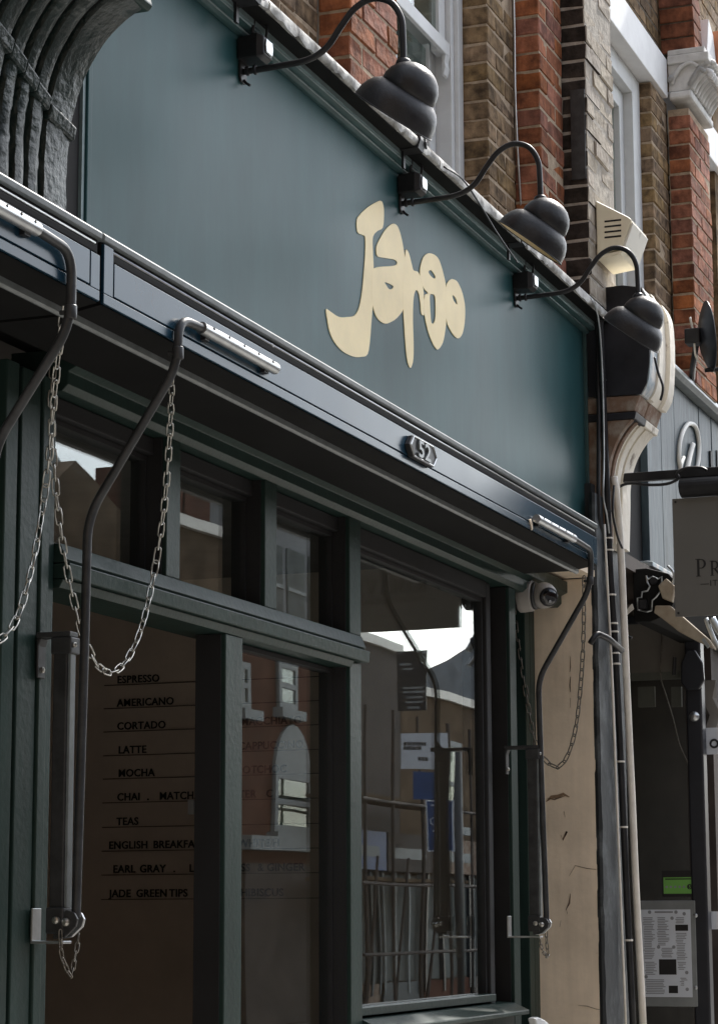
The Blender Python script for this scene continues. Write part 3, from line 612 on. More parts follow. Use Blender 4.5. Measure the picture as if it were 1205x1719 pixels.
# ------------------------------------------------------------------ near corbel (fluted console, blistered green paint)
CB = thing('corbel', 'fluted green corbel with blistered paint at the near end of the fascia', 'corbel', (4.3, 0, 3.0))
prof = [(-0.020, 2.935), (-0.019, 3.078), (-0.020, 3.16), (-0.026, 3.229), (-0.036, 3.285), (-0.055, 3.345), (-0.080, 3.392), (-0.115, 3.440), (-0.160, 3.478), (-0.200, 3.500)]
prof = [(p.x, p.y) for p in smoothpath([(a, b, 0) for a, b in prof], 4)]
xs0, xs1 = 3.84, 4.495
edges = [3.84, 3.925, 4.01, 4.09, 4.17, 4.235, 4.297, 4.365, 4.495]
for k, (a, b) in enumerate(zip(edges[:-1], edges[1:])):
    rings = []
    for i, (y, z) in enumerate(prof):
        tt = 0.006
        row = [(a+0.007, y+0.014, z), (a+0.013, y+0.001, z), ((a+b)/2, y-tt*0.7, z), (b-0.013, y+0.001, z), (b-0.007, y+0.014, z)]
        row = [(q[0], q[1]+(random.uniform(-.0016, .0016) if z < 3.3 else 0), q[2]) for q in row]
        rings.append(row+[(b-0.007, 0.028, z), (a+0.007, 0.028, z)])
    autosmooth(MB().loft(rings).build('reed', 'green_rough', CB), 45)
MB().loft([[(xs0, y+0.016, z), (xs1-0.004, y+0.016, z), (xs1-0.004, 0.027, z), (xs0, 0.027, z)] for y, z in prof]).build('core', 'cassette_dark', CB)
MB().prof_x([(0.028, 3.501), (-0.205, 3.501), (-0.215, 3.512), (-0.205, 3.545), (-0.225, 3.56), (-0.225, 3.62), (0.028, 3.62)], xs0-0.02, xs1+0.012).build('abacus', 'green', CB, bevel=0.004)
box('upper_block', 'green', CB, xs0, xs1, -0.20, 0.028, 3.622, 3.82, bevel=0.006)
# raised collar across the reeds
for x0_, x1_, zc in ((4.172, 4.234, 3.315), (4.237, 4.295, 3.295), (4.30, 4.363, 3.275), (4.368, 4.490, 3.245), (4.092, 4.168, 3.335), (4.01, 4.088, 3.35)):
    yy = next(y for y, z in prof if z >= zc-0.02)
    MB().loft([[(x0_, yy+0.012, zc-0.012), (x0_, yy-0.007, zc-0.012), (x0_, yy-0.016, zc+0.016), (x0_, yy+0.004, zc+0.03)], [(x1_, yy+0.012, zc-0.032), (x1_, yy-0.007, zc-0.03), (x1_, yy-0.014, zc-0.002), (x1_, yy+0.004, zc+0.012)]]).build('leaf_collar', 'green_rough', CB, bevel=0.004)

# ------------------------------------------------------------------ far party pilaster, corbel and pipes
PL = thing('pilaster', 'party wall pilaster with cream side and peeling dark grey front', 'pilaster', (9.05, 0, 0))
box('cream_return', 'cream', PL, 8.850, 8.90, -0.046, 0.30, 0.0, 2.812, bevel=0.004)
rings = []
zs = [i*0.05 for i in range(64)]
for z in zs:
    j = [random.uniform(-0.004, 0.004) for _ in range(5)]
    rings.append([(8.844+j[0], -0.046, z), (8.848+j[0], -0.058+j[1]*.6, z), (8.95, -0.060+j[2]*.5, z), (9.06+j[3], -0.056, z), (9.06, -0.030, z), (8.851, -0.030, z)])
autosmooth(MB().loft(rings).build('grey_front', 'greypeel', PL), 30)
box('stone_core', 'greypeel', PL, 8.902, 9.36, -0.028, 0.35, 0.0, 3.20)
box('cream_soffit', 'cream', PL, 8.26, 8.848, -0.05, 0.19, 2.815, 2.84)
# cracks and stains on the cream side
def mark(px, mt, w):
    q = [onX(a, b, 8.849) for a, b in px]
    tp = MB(); n = len(q)
    L_, R_ = [], []
    for i, p in enumerate(q):
        d = (q[min(i+1, n-1)]-q[max(i-1, 0)]).normalized(); s = Vector((0, d.z, -d.y))
        ww = w*random.uniform(0.4, 1.0)*(0.25 if i in (0, n-1) else 1)
        L_.append(p+s*ww); R_.append(p-s*ww)
    for i in range(n-1): tp.add([L_[i], R_[i], R_[i+1], L_[i+1]], [(0, 1, 2, 3)])
    o = tp.build('plaster_mark', mt, PL); so_ = o.modifiers.new('solid', 'SOLIDIFY'); so_.thickness = 0.0012; so_.offset = 0
for px, mt, w in (([(916, 1346), (925, 1338), (936, 1337), (945, 1333), (955, 1338)], 'stain', 0.008), ([(918, 1340), (930, 1342), (948, 1336)], 'crack', 0.003), ([(957, 1102), (957, 1120), (956, 1128)], 'crack', 0.004), ([(957, 1136), (956, 1150), (957, 1162)], 'crack', 0.005),
                  ([(957, 1172), (957, 1188)], 'crack', 0.003), ([(946, 1362), (948, 1372)], 'crack', 0.003), ([(941, 1402), (944, 1410), (951, 1396), (947, 1404)], 'crack', 0.005), ([(955, 1470), (965, 1453), (985, 1458), (1004, 1460)], 'crack', 0.0014),
                  ([(949, 1528), (955, 1516), (957, 1500)], 'crack', 0.0045), ([(950, 1526), (952, 1534)], 'crack', 0.002), ([(941, 1545), (939, 1556)], 'crack', 0.002), ([(970, 1688), (985, 1689), (1000, 1694), (1016, 1696)], 'crack', 0.0017), ([(1000, 1600), (1010, 1600)], 'crack', 0.0012)):
    mark(px, mt, w)

CO = thing('corbel', 'peeling cream corbel with dark side at the far end of the fascia', 'corbel', (9.1, -0.05, 3.2))
x0_, x1_ = 8.955, 9.345
side = [(0.04, 3.56), (0.04, 3.86), (-0.02, 3.985), (-0.07, 4.008), (-0.16, 4.010), (-0.235, 3.995), (-0.262, 3.93), (-0.268, 3.80), (-0.262, 3.68), (-0.250, 3.60), (-0.225, 3.556)]
MB().prof_x(side, x0_, x0_+0.006).build('side_face', 'console_side', CO, bevel=0.002)
back = [(0.04, 3.56)]+[(y, z) for y, z in side[1:2]]+[(y+0.012, z-0.006) for y, z in side[2:-1]]+[(-0.215, 3.56)]
MB().prof_x(back, x0_+0.0065, x1_).build('body', 'console', CO, bevel=0.004)
front = [(y, z) for y, z in side[5:]]
def shell(xa, xb, off, mt, name, pts):
    ring = [(y-off, z) for y, z in pts]+[(y+0.02, z) for y, z in reversed(pts)]
    rr = []
    n = 8
    for i in range(n+1):
        x = xa+(xb-xa)*i/n
        rr.append([(x, y+random.uniform(-.0008, .0008), z+random.uniform(-.0008, .0008)) for y, z in ring])
    return autosmooth(MB().loft(rr).build(name, mt, CO), 40)
fp = [(p.x, p.y) for p in smoothpath([(a, b, 0) for a, b in front], 4)]
shell(x0_+0.007, x0_+0.115, 0.003, 'console_blue', 'flaking_band', fp)
shell(x0_+0.118, x0_+0.175, 0.012, 'console', 'rib', fp)
shell(x0_+0.178, x0_+0.300, -0.006, 'console', 'flute', fp)
shell(x0_+0.303, x1_-0.002, 0.012, 'console', 'rib', fp)
MB().prof_x([(0.04, 3.558), (-0.222, 3.5535), (-0.196, 3.490), (0.04, 3.49)], x0_+0.002, x0_+0.16).build('brown_block', 'console_brown', CO, bevel=0.006)
MB().prof_x([(0.04, 3.558), (-0.222, 3.5535), (-0.196, 3.490), (0.04, 3.49)], x0_+0.164, x1_-0.01).build('brown_block', 'console_brown', CO, bevel=0.006)
MB().prof_x([(0.04, 3.488), (-0.205, 3.486), (-0.198, 3.458), (0.04, 3.458)], x0_-0.002, x0_+0.17).build('fillet_band', 'console_side', CO, bevel=0.003)
MB().prof_x([(0.04, 3.488), (-0.205, 3.486), (-0.198, 3.458), (0.04, 3.458)], x0_+0.1705, x1_-0.01).build('fillet_band', 'console', CO, bevel=0.003)
sc = [(-0.186, 3.456), (-0.160, 3.43), (-0.128, 3.385), (-0.104, 3.335), (-0.090, 3.285), (-0.082, 3.23), (-0.080, 3.16), (-0.072, 2.98)]
scp = [(p.x, p.y) for p in smoothpath([(a, b, 0) for a, b in sc], 4)]
for i_, (xa, xb, off, mt) in enumerate(((x0_+0.002, x0_+0.035, 0, 'console_brown'), (x0_+0.036, x0_+0.062, -0.008, 'console_side'), (x0_+0.064, x0_+0.10, 0.0, 'console_brown'), (x0_+0.102, x0_+0.135, -0.007, 'console'), (x0_+0.137, x0_+0.19, 0.002, 'console'), (x0_+0.192, x0_+0.225, -0.006, 'console'), (x0_+0.227, x1_-0.03, 0.002, 'console'))):
    rr = []
    for y, z in scp: rr.append([(xa, y-off, z), ((xa+xb)/2, y-off-0.004, z), (xb, y-off, z), (xb, 0.03, z), (xa, 0.03, z)])
    autosmooth(MB().loft(rr).build('scroll_rib', mt, CO), 40)

# pipes and cables on the pilaster
def vpipe(name, pts, Y, r, mt, label, cat, ties=0, n=10):
    q = [onY(a, b, Y) for a, b in pts]
    x = sum(p.x for p in q)/len(q)
    t = thing(name, label, cat, q[-1])
    MB().tube(smoothpath(q, 3), r, n).build('pipe', mt, t, smooth=True)
    return t, q
BP, bq = vpipe('downpipe', [(1003, 446), (1010, 620), (1018, 820), (1024, 960), (1033, 1100), (1044, 1340), (1052, 1520), (1062, 1725)], -0.078, 0.0135, 'black', 'black vertical downpipe on the party pilaster beside the white pipe', 'pipe')
MB().tube([bq[0]+Vector((0, 0, 0)), bq[0]+Vector((0, 0, 0.03)), bq[0]+Vector((-0.02, 0.06, 0.04)), bq[0]+Vector((-0.12, 0.12, 0.03))], 0.017, 8).build('elbow', 'black', BP, smooth=True)
for py in (540, 640, 860, 905, 925, 1000, 1048, 1062, 1098, 1116, 1280, 1390, 1580):
    k = (py-446)/(1725-446)
    import bisect
    src = [(446, 1003), (620, 1010), (820, 1018), (960, 1024), (1100, 1033), (1340, 1044), (1520, 1052), (1725, 1062)]
    for (ya, xa), (yb, xb) in zip(src[:-1], src[1:]):
        if ya <= py <= yb: px = xa+(xb-xa)*(py-ya)/(yb-ya)
    p = onY(px, py, -0.078)
    MB().lathe([(0.015, 0), (0.0165, 0.001), (0.0165, 0.006), (0.015, 0.007)], p, (0, 0, 1), 12).build('cable_tie', 'whitepipe' if py > 890 else 'steel', BP)
p = onY(1012, 1072, -0.085)
MB().tube(fillet([p+Vector((-0.12, 0.02, -0.03)), p+Vector((-0.10, 0.0, 0.01)), p+Vector((0.0, -0.02, 0.0)), p+Vector((0.17, -0.03, -0.03))], 0.03), 0.012, 8).build('pipe_clamp', 'black', BP, smooth=True)
vpipe('conduit', [(1030, 800), (1040, 900), (1049, 1100), (1060, 1340), (1067, 1500), (1079, 1725)], -0.092, 0.0145, 'whitepipe', 'white vertical conduit at the edge of the party pilaster', 'conduit')
vpipe('thin_cable', [(990, 500), (1003, 530), (1010, 620), (1013, 760), (1012, 830), (1018, 865), (1022, 895)], -0.11, 0.0035, 'alu', 'thin pale cable sagging down the black downpipe beside the fascia end', 'cable')
vpipe('thin_conduit', [(1014, 880), (1020, 1000), (1026, 1120), (1033, 1300), (1040, 1480), (1050, 1725)], -0.100, 0.0045, 'whitepipe', 'thin cream cable running down between black downpipe and grey pilaster front', 'cable')
vpipe('cable_bundle', [(975, 505), (990, 500), (1001, 540), (1004, 700), (1004, 860), (1012, 900), (1020, 940)], -0.06, 0.008, 'black', 'black cable bundle at the dark end of the fascia board', 'cable')
# electric cable hanging from the corbel and the loops at the sign bracket
tag(MB().tube(smoothpath([onX(a, b, 8.95) for a, b in ((1098, 600), (1104, 625), (1112, 650), (1108, 672))], 5), 0.005, 6).build('stub_cable', 'black', None, smooth=True), 'short black cable end hanging on the face of the peeling corbel', 'cable')
tag(MB().tube(smoothpath([onX(a, b, 9.15) for a, b in ((1013, 850), (1030, 825), (1052, 812), (1090, 814), (1120, 812), (1138, 803), (1136, 794), (1150, 786), (1175, 785), (1186, 790))], 5), 0.006, 6).build('sign_cable', 'black', None, smooth=True), 'black cable looping along the projecting sign bracket', 'cable')
tag(MB().tube(smoothpath([onY(a, b, -0.10) for a, b in ((1030, 815), (1028, 860), (1036, 900), (1046, 930), (1048, 980))], 5), 0.005, 6).build('loose_cable', 'black', None, smooth=True), 'loose black cable beside the white conduit below the sign bracket', 'cable')

# ------------------------------------------------------------------ CCTV camera
cp = onX(893, 998, 8.42)
CV = thing('cctv_camera', 'grey turret CCTV camera under the awning beside the cream wall', 'camera', cp)
by = 0.13
c0 = Vector((8.42, by, cp.z-0.004)); ax = Vector((0.0, -1, -0.02))
MB().box(8.36, 8.48, by-0.002, 0.262, cp.z-0.05, cp.z+0.05).build('mount_block', 'cassette_dark', CV, bevel=0.004)
autosmooth(MB().lathe([(0.058, 0.0), (0.062, 0.004), (0.062, 0.020), (0.058, 0.052), (0.050, 0.056)], c0, ax, 32).build('base', 'cctv', CV), 50)
MB().lathe([(0.046, 0.054), (0.052, 0.057), (0.052, 0.066), (0.044, 0.070)], c0, ax, 32).build('ring', 'steel', CV, smooth=True)
ec = c0+ax*0.095
eb = MB().lathe([(0.050*math.sin(math.pi*i/14)+1e-4, -0.050*math.cos(math.pi*i/14)) for i in range(15)], ec, (-0.55, -0.75, -0.3), 28).build('eyeball', 'cctv', CV, smooth=True)
ld = Vector((-0.75, -0.62, -0.25)).normalized()
MB().lathe([(0.033, 0.040), (0.036, 0.043), (0.036, 0.050), (0.032, 0.054)], ec, ld, 28).build('lens_ring', 'black', CV, smooth=True)
MB().lathe([(0.031, 0.050), (0.029, 0.0545), (0.015, 0.057), (0.001, 0.058)], ec, ld, 24).build('lens', 'lens', CV, smooth=True)
MB().lathe([(0.006, 0.0575), (0.005, 0.0592)], ec+Vector((0, 0, -0.016)), ld, 10).build('infrared_led', 'alu', CV)

# ------------------------------------------------------------------ upper wall: brick piers, windows
BM = {}
def brick_mesh(l, d, h, mt, var, front=None):
    key = (round(l, 3), round(d, 3), mt, var, front)
    if key not in BM:
        rr = random.Random(hash((key[0], key[1], var)) & 0xffff)
        me = MB().box(-l/2, l/2, -d/2, d/2, -h/2, h/2).mesh('brick')
        bm = bmesh.new(); bm.from_mesh(me)
        bmesh.ops.bevel(bm, geom=list(bm.edges), offset=0.0045, segments=1, affect='EDGES')
        for v in bm.verts: v.co += Vector((rr.uniform(-1, 1), rr.uniform(-1, 1), rr.uniform(-1, 1)))*0.0022
        bm.to_mesh(me); bm.free(); me.materials.append(G[mt])
        if front:
            me.materials.append(G[front])
            for p in me.polygons: p.material_index = 1 if p.normal.y < -0.5 else 0
        BM[key] = me
    return BM[key]
def brickwork(t, x0, x1, yf, depth, z0, z1, mt, mortar, side_mt=None, rough=1.0):
    CH, J, BH = 0.0745, 0.0085, 0.066
    box('mortar_bed', mortar, t, x0+0.0035, x1-0.0035, yf+0.0035, yf+depth, z0, z1)
    z = z0; k = 0
    while z < z1-0.03:
        x = x0; first = True
        hdr = (k % 2 == 0)
        while x < x1-0.02:
            l = 0.1025 if (first and hdr) else 0.215
            if x+l > x1-0.05: l = x1-x
            l = min(l, x1-x)
            dy = random.uniform(-0.0025, 0.0025)*rough
            mm = side_mt if (first and side_mt) else mt
            me = brick_mesh(l, depth-0.001, BH, mm, random.randrange(3), mt if mm != mt else None)
            o = bpy.data.objects.new('brick', me); COL.objects.link(o); o.parent = t; o.matrix_parent_inverse = Matrix.Translation(-t.location)
            o.location = (x+l/2, yf+depth/2+dy, z+CH/2+random.uniform(-.0015, .0015)); o.rotation_euler = (random.uniform(-.01, .01), random.uniform(-.006, .006), random.uniform(-.008, .008))
            x += l+J; first = False
        z += CH; k += 1
ZB = 3.916
def bw(name, label, *a, **k):
    t = thing(name, label, 'brick wall' if 'wall' in name else 'pier', (a[0], a[2], a[4])); brickwork(t, *a, **k); return t
bw('brick_wall', 'yellow stock brick wall left of the near red brick pier', 5.45, 6.300, 0.10, 0.105, ZB, 4.95, 'brick_yellow', 'mortar')
bw('brick_pier', 'red brick pier behind the nearest lamp', 6.310, 6.735, 0.0, 0.105, ZB, 5.6, 'brick_red', 'mortar')
bw('brick_wall', 'narrow yellow stock brick strip right of the white sash window', 8.015, 8.356, 0.10, 0.105, ZB, 5.85, 'brick_yellow', 'mortar')
bw('brick_pier', 'bright orange-red brick pier beside the vertical cable, above the middle lamp', 8.367, 8.692, 0.0, 0.105, ZB, 5.85, 'brick_red', 'mortar')
bw('brick_pier', 'pale grey faced party wall pier with sooty black side', 8.704, 9.125, -0.095, 0.108, ZB, 6.0, 'brick_grey', 'mortar_grey', side_mt='brick_soot', rough=2.2)
bw('brick_wall', 'narrow brown stock brick strip beside the white lintel', 10.437, 10.776, 0.05, 0.105, 3.99, 5.405, 'brick_yellow', 'mortar')
bw('brick_pier', 'red brick pier under the carved white capital', 10.735, 11.185, -0.065, 0.105, 3.99, 5.36, 'brick_red', 'mortar')
box('party_wall_core', 'brick_soot', None, 8.72, 9.10, 0.0145, 0.41, 3.92, 6.0)
bpy.data.objects['party_wall_core']['kind'] = 'structure'
tag(MB().box(8.6945, 8.703, -0.088, -0.03, onY(948, 290, -0.03).z, onY(948, 142, -0.03).z).build('cover_strip', 'steel', None), 'grey metal cover strip between red pier and sooty party pier', 'strip')
vc = [onY(a, b, 0.085) for a, b in ((861, -30), (863, 60), (864, 150), (867, 230), (871, 300), (875, 360))]
tag(MB().tube(smoothpath(vc, 4), 0.0045, 6).build('wall_cable', 'alu', None, smooth=True), 'pale vertical cable between yellow and red brickwork', 'cable')

# near sash window
zm = onY(757, 88, 0.21).z
W1 = thing('sash_window', 'white painted sash window between the red pier and yellow brick strip', 'window', (7.4, 0.2, 3.9))
for a in ((6.745, 6.86, 0.19, 0.40, 3.93, 5.7), (7.955, 8.012, 0.195, 0.40, 3.93, 5.7)): box('box_frame', 'white', W1, *a, bevel=0.003)
box('box_frame', 'white', W1, 7.918, 7.953, 0.212, 0.40, 3.93, 5.7, bevel=0.002)
box('sill', 'whitestone', W1, 6.74, 8.012, 0.12, 0.41, 3.913, 3.928, bevel=0.003)
for y0, z0, z1 in ((0.232, zm-0.012, 5.7), (0.272, 3.93, zm+0.02)):
    r_ = box('sash_stile', 'white', W1, 7.845, 7.916, y0, y0+0.035, z0, z1, bevel=0.004)
    box('sash_stile', 'white', W1, 6.862, 6.93, y0, y0+0.035, z0, z1, bevel=0.004)
    box('pane', 'glass_up', W1, 6.931, 7.844, y0+0.014, y0+0.019, z0+0.04, z1-0.02)
box('meeting_rail', 'white', W1, 6.8625, 7.9155, 0.214, 0.231, zm-0.022, zm+0.032, bevel=0.003)
box('bottom_rail', 'white', W1, 6.931, 7.844, 0.274, 0.305, 3.93, 4.02, bevel=0.003)
for x in (6.87, 7.865):
    MB().prof_x([(0.214, zm-0.0225), (0.231, zm-0.0225), (0.231, zm-0.105), (0.222, zm-0.10), (0.216, zm-0.07), (0.219, zm-0.05)], x, x+0.045).build('sash_horn', 'white', W1, bevel=0.002)

# far windows with white lintels
def far_window(x0, x1, label, lz0, lz1, lab2):
    t = thing('window', label, 'window', ((x0+x1)/2, 0.1, 4.0))
    for a, b in ((x0, x0+0.13), (x1-0.14, x1)): box('outer_frame', 'white', t, a, b, 0.105, 0.30, 3.97, lz0-0.002, bevel=0.003)
    box('outer_frame', 'white', t, x0+0.131, x1-0.141, 0.105, 0.30, lz0-0.10, lz0-0.002, bevel=0.003)
    for a, b in ((x0+0.132, x0+0.20), (x1-0.215, x1-0.142)): box('sash_stile', 'white', t, a, b, 0.150, 0.20, 3.97, lz0-0.102, bevel=0.004)
    box('sash_rail', 'white', t, x0+0.201, x1-0.216, 0.150, 0.20, lz0-0.19, lz0-0.102, bevel=0.004)
    box('pane', 'glass_up', t, x0+0.201, x1-0.216, 0.178, 0.183, 3.97, lz0-0.19)
    l = tag(MB().box(x0-0.05, x1+0.27, 0.03, 0.32, lz0, lz1).build('lintel', 'whitestone', None, bevel=0.004), lab2, 'lintel')
    return t
far_window(9.135, 10.434, 'white framed window right of the grey party pier', 5.41, 5.605, 'bright white stone lintel over the window beside the grey pier')
far_window(11.20, 12.4, 'white framed window cut off at the right picture edge', 5.41, 5.605, 'bright white lintel at the right picture edge behind the red pier')
# carved capital
zc0, zc1 = onX(1118, 160, 10.725).z, onX(1113, 92, 10.725).z
CP = thing('capital', 'carved white stone capital on top of the far red brick pier', 'capital', (10.95, -0.08, zc0))
box('necking', 'capital', CP, 10.71, 11.21, -0.085, 0.028, zc0-0.03, zc0+0.012, bevel=0.012)
MB().loft([[(10.722, -0.075, zc0+0.014), (11.198, -0.075, zc0+0.014), (11.198, 0.027, zc0+0.014), (10.722, 0.027, zc0+0.014)], [(10.72, -0.10, zc0+0.10), (11.20, -0.10, zc0+0.10), (11.20, 0.027, zc0+0.10), (10.72, 0.027, zc0+0.10)], [(10.71, -0.150, zc1-0.065), (11.22, -0.150, zc1-0.065), (11.22, 0.027, zc1-0.065), (10.71, 0.027, zc1-0.065)]]).build('bell', 'capital', CP)
box('abacus', 'capital', CP, 10.695, 11.235, -0.175, 0.0275, zc1-0.064, zc1-0.02, bevel=0.006)
box('abacus', 'capital', CP, 10.705, 11.225, -0.155, 0.0276, zc1-0.019, zc1+0.012, bevel=0.006)
def leaf(pts, r):
    MB().tube(smoothpath(pts, 5), r, 7).build('acanthus_leaf', 'capital', CP, smooth=True)
Hc = zc1-zc0
for s in range(2):
    base = 10.716
    leaf([(base, 0.010, zc0+0.05), (base-0.012, -0.005, zc0+0.4*Hc), (base-0.014, -0.045, zc0+0.62*Hc), (base-0.012, -0.09, zc0+0.68*Hc), (base-0.006, -0.12, zc0+0.58*Hc)], 0.010-0.002*s)
    leaf([(base-0.004, 0.018, zc0+0.30*Hc), (base-0.016, 0.012, zc0+0.36*Hc), (base-0.014, 0.0, zc0+0.34*Hc)], 0.014)
    leaf([(base-0.002, -0.075, zc0+0.03), (base-0.010, -0.095, zc0+0.30*Hc), (base-0.012, -0.13, zc0+0.5*Hc), (base-0.008, -0.15, zc0+0.42*Hc)], 0.012)
for i in range(9):
    x = 10.74+0.05*i
    leaf([(x, -0.078, zc0+0.02), (x+0.006, -0.100, zc0+0.3*Hc), (x+0.01, -0.14, zc0+0.5*Hc), (x+0.004, -0.175, zc0+0.44*Hc), (x, -0.165, zc0+0.34*Hc)], 0.017)
    leaf([(x+0.025, -0.10, zc0+0.35*Hc), (x+0.03, -0.13, zc0+0.62*Hc), (x+0.028, -0.175, zc0+0.74*Hc), (x+0.02, -0.19, zc0+0.66*Hc)], 0.014)
# brickwork over the lintel and the arch springing from the capital
bw('brick_wall', 'dark brown brickwork above the white lintel', 9.13, 10.72, 0.07, 0.105, 5.612, 6.35, 'brick_yellow', 'mortar_dark')
AR = thing('arch_pier', 'red gauged brick arch springing above the carved capital', 'arch', (10.9, 0, zc1))
for k in range(9):
    z0 = zc1+0.016+k*0.074; lean = -0.012*k
    MB().loft([[(10.755+lean, -0.10, z0), (10.93+lean, -0.10, z0), (10.93+lean, 0.067, z0), (10.755+lean, 0.067, z0)], [(10.755+lean-0.011, -0.10, z0+0.066), (10.93+lean-0.011, -0.10, z0+0.066), (10.93+lean-0.011, 0.067, z0+0.066), (10.755+lean-0.011, 0.067, z0+0.066)]]).build('brick', 'brick_red', AR, bevel=0.004)
MB().prof_y([(10.765, zc1+0.014), (10.925, zc1+0.014), (10.80, zc1+0.66), (10.65, zc1+0.66)], -0.093, 0.066).build('mortar_bed', 'mortar_dark', AR)
MB().prof_y([(10.945, zc1+0.014), (11.20, zc1+0.014), (11.12, zc1+0.22), (11.02, zc1+0.27)], -0.115, 0.03).build('white_springer', 'whitestone', AR, bevel=0.003)
for x, rad, z in ((11.36, 0.12, zc1-0.02), (11.36, 0.135, zc1+0.24)):
    pass
MB().tube([(11.26, -0.10, zc1+0.0), (11.265, -0.11, zc1+0.13), (11.26, -0.10, zc1+0.26)], [0.085, 0.092, 0.098], 20).build('terracotta_roll', 'terracotta', AR, smooth=True)
MB().tube([(11.26, -0.10, zc1-0.05), (11.26, -0.10, zc1-0.008)], [0.06, 0.092], 20).build('terracotta_base', 'terracotta', AR, smooth=True)
bw('brick_wall', 'yellow brick spandrel above the terracotta roll in the top corner', 10.98, 12.2, 0.0, 0.06, zc1+0.30, 6.6, 'brick_yellow', 'mortar')

# ------------------------------------------------------------------ alarm box
X_a, X_b = 8.80, 9.055
def ab(px, py): q = onX(px, py, X_a); return (q.y, q.z)
T0, T1, B1, B0 = ab(997, 337), ab(1059, 366), ab(1043, 417), ab(1003, 428)
T0 = (-0.0985, T0[1]); B0 = (-0.0985, B0[1])
AB = thing('alarm_box', 'beige louvred alarm box on the grey party pier above the far lamp', 'alarm box', (X_a, -0.1, B0[1]))
sd_ = [T0, (T1[0]+0.012, T1[1]+0.006), (T1[0], T1[1]-0.006), (B1[0], B1[1]+0.004), B0]
MB().prof_x(sd_, X_a, X_b).build('body', 'beige', AB, bevel=0.004)
MB().prof_x([(T1[0]-0.0005, T1[1]-0.012), (T1[0]-0.006, T1[1]-0.020), (B1[0]-0.008, B1[1]-0.004), (B1[0]-0.0005, B1[1]+0.008)], X_a+0.006, X_b-0.004).build('front_cover', 'beige_worn', AB, bevel=0.002)
MB().prof_x([(B0[0], B0[1]-0.001), (B1[0]-0.004, B1[1]-0.006), (B1[0]+0.008, B1[1]-0.022), (B0[0], B0[1]-0.016)], X_a+0.004, X_b-0.004).build('base_tray', 'beige', AB, bevel=0.002)
for k in range(4):
    a_, b_ = ab(1014, 372+k*9), ab(1042, 371+k*9)
    box('louvre_slot', 'gap', AB, X_a-0.0012, X_a+0.004, a_[0], b_[0], a_[1]-0.0035, a_[1]+0.0035)
c_ = onY(1056, 353, -0.16)
MB().lathe([(0.026, 0), (0.028, 0.004), (0.026, 0.018), (0.018, 0.027), (0.002, 0.030)], (X_a+0.16, -0.17, T1[1]+0.022), (0, -0.3, 1), 20).build('strobe_cap', 'whitepipe', AB, smooth=True)

# ------------------------------------------------------------------ satellite dish
dc = onX(1188, 565, 10.3)
DS = thing('satellite_dish', 'dark satellite dish seen edge-on in front of the far red pier', 'satellite dish', (dc.x, -0.05, dc.z))
dn = Vector((0.36, -0.92, 0.10)).normalized()
pr = [(0.012+0.150*i/8, -0.040*(1-(i/8)**2)) for i in range(9)]
MB().lathe(pr+[(0.1645, 0.002), (0.162, 0.006)]+[(r-0.004, h+0.006) for r, h in reversed(pr)], dc, dn, 36).build('reflector', 'navy', DS, smooth=True)
MB().tube([(10.74, -0.04, dc.z-0.10), (10.5, -0.10, dc.z-0.08), dc-dn*0.05], 0.014, 8).build('mast', 'black', DS, smooth=True)
box('clamp', 'black', DS, dc.x-0.05, dc.x+0.03, dc.y+0.03, dc.y+0.10, dc.z-0.035, dc.z+0.035, bevel=0.006)
MB().tube([dc-dn*0.02+Vector((0, 0, -0.155)), dc+dn*0.2+Vector((0, 0.0, -0.16))], 0.01, 6).build('feed_arm', 'black', DS, smooth=True)
MB().tube(smoothpath([dc+Vector((-0.03, 0.075, 0.09)), dc+Vector((-0.03, 0.06, 0.0)), dc+Vector((-0.04, 0.05, -0.10)), dc+Vector((0.0, 0.01, -0.155))], 5), 0.005, 6).build('coax_cable', 'whitepipe', DS, smooth=True)

# ------------------------------------------------------------------ neighbour: boards, script logo, capping
NF = thing('neighbour_fascia', 'weathered blue-grey boarded fascia of the next shop', 'shop sign', (10.6, 0.0, 3.0))
nx = [9.955, 10.225, 10.50, 10.77, 11.04, 11.31, 11.58, 11.85]
for a, b in zip(nx[:-1], nx[1:]): box('board', 'plank', NF, a+0.003, b-0.003, -0.004+random.uniform(-.003, .003), 0.03, 3.03, 3.95, bevel=0.003)
box('board_back', 'gap', NF, 9.40, 11.9, 0.031, 0.05, 3.02, 3.96)
MB().prof_x([(-0.012, 3.951), (-0.045, 3.953), (-0.06, 3.975), (-0.055, 4.000), (0.05, 4.010), (0.05, 3.951)], 9.85, 11.95).build('capping', 'rail', NF, bevel=0.003)
MB().prof_x([(-0.005, 3.030), (-0.03, 3.026), (-0.03, 3.004), (0.04, 3.004), (0.04, 3.0295)], 9.90, 11.95).build('bottom_trim', 'console_blue', NF, bevel=0.003)
lo = [onY(a, b, -0.012) for a, b in ((1143, 792), (1139, 770), (1141, 740), (1148, 719), (1157, 711), (1167, 717), (1172, 740), (1172, 765), (1168, 790), (1160, 803), (1150, 800), (1141, 786), (1146, 768))]
MB().tube(smoothpath(lo, 5), [0.011]*((len(lo)-1)*5+1), 8).build('script_letter', 'bluewhite', NF, smooth=True)
lo = [onY(a, b, -0.014) for a, b in ((1162, 746), (1157, 765), (1152, 790), (1152, 806))]
MB().tube(smoothpath(lo, 5), 0.013, 8).build('script_letter', 'bluewhite', NF, smooth=True)
u0 = onY(1193, 790, -0.012)
MB().box(u0.x, u0.x+0.05, -0.012, -0.005, u0.z, u0.z+0.10).build('black_letter', 'ink', NF)
MB().box(u0.x+0.15, u0.x+0.20, -0.012, -0.005, u0.z+0.03, u0.z+0.13).build('black_letter', 'ink', NF)
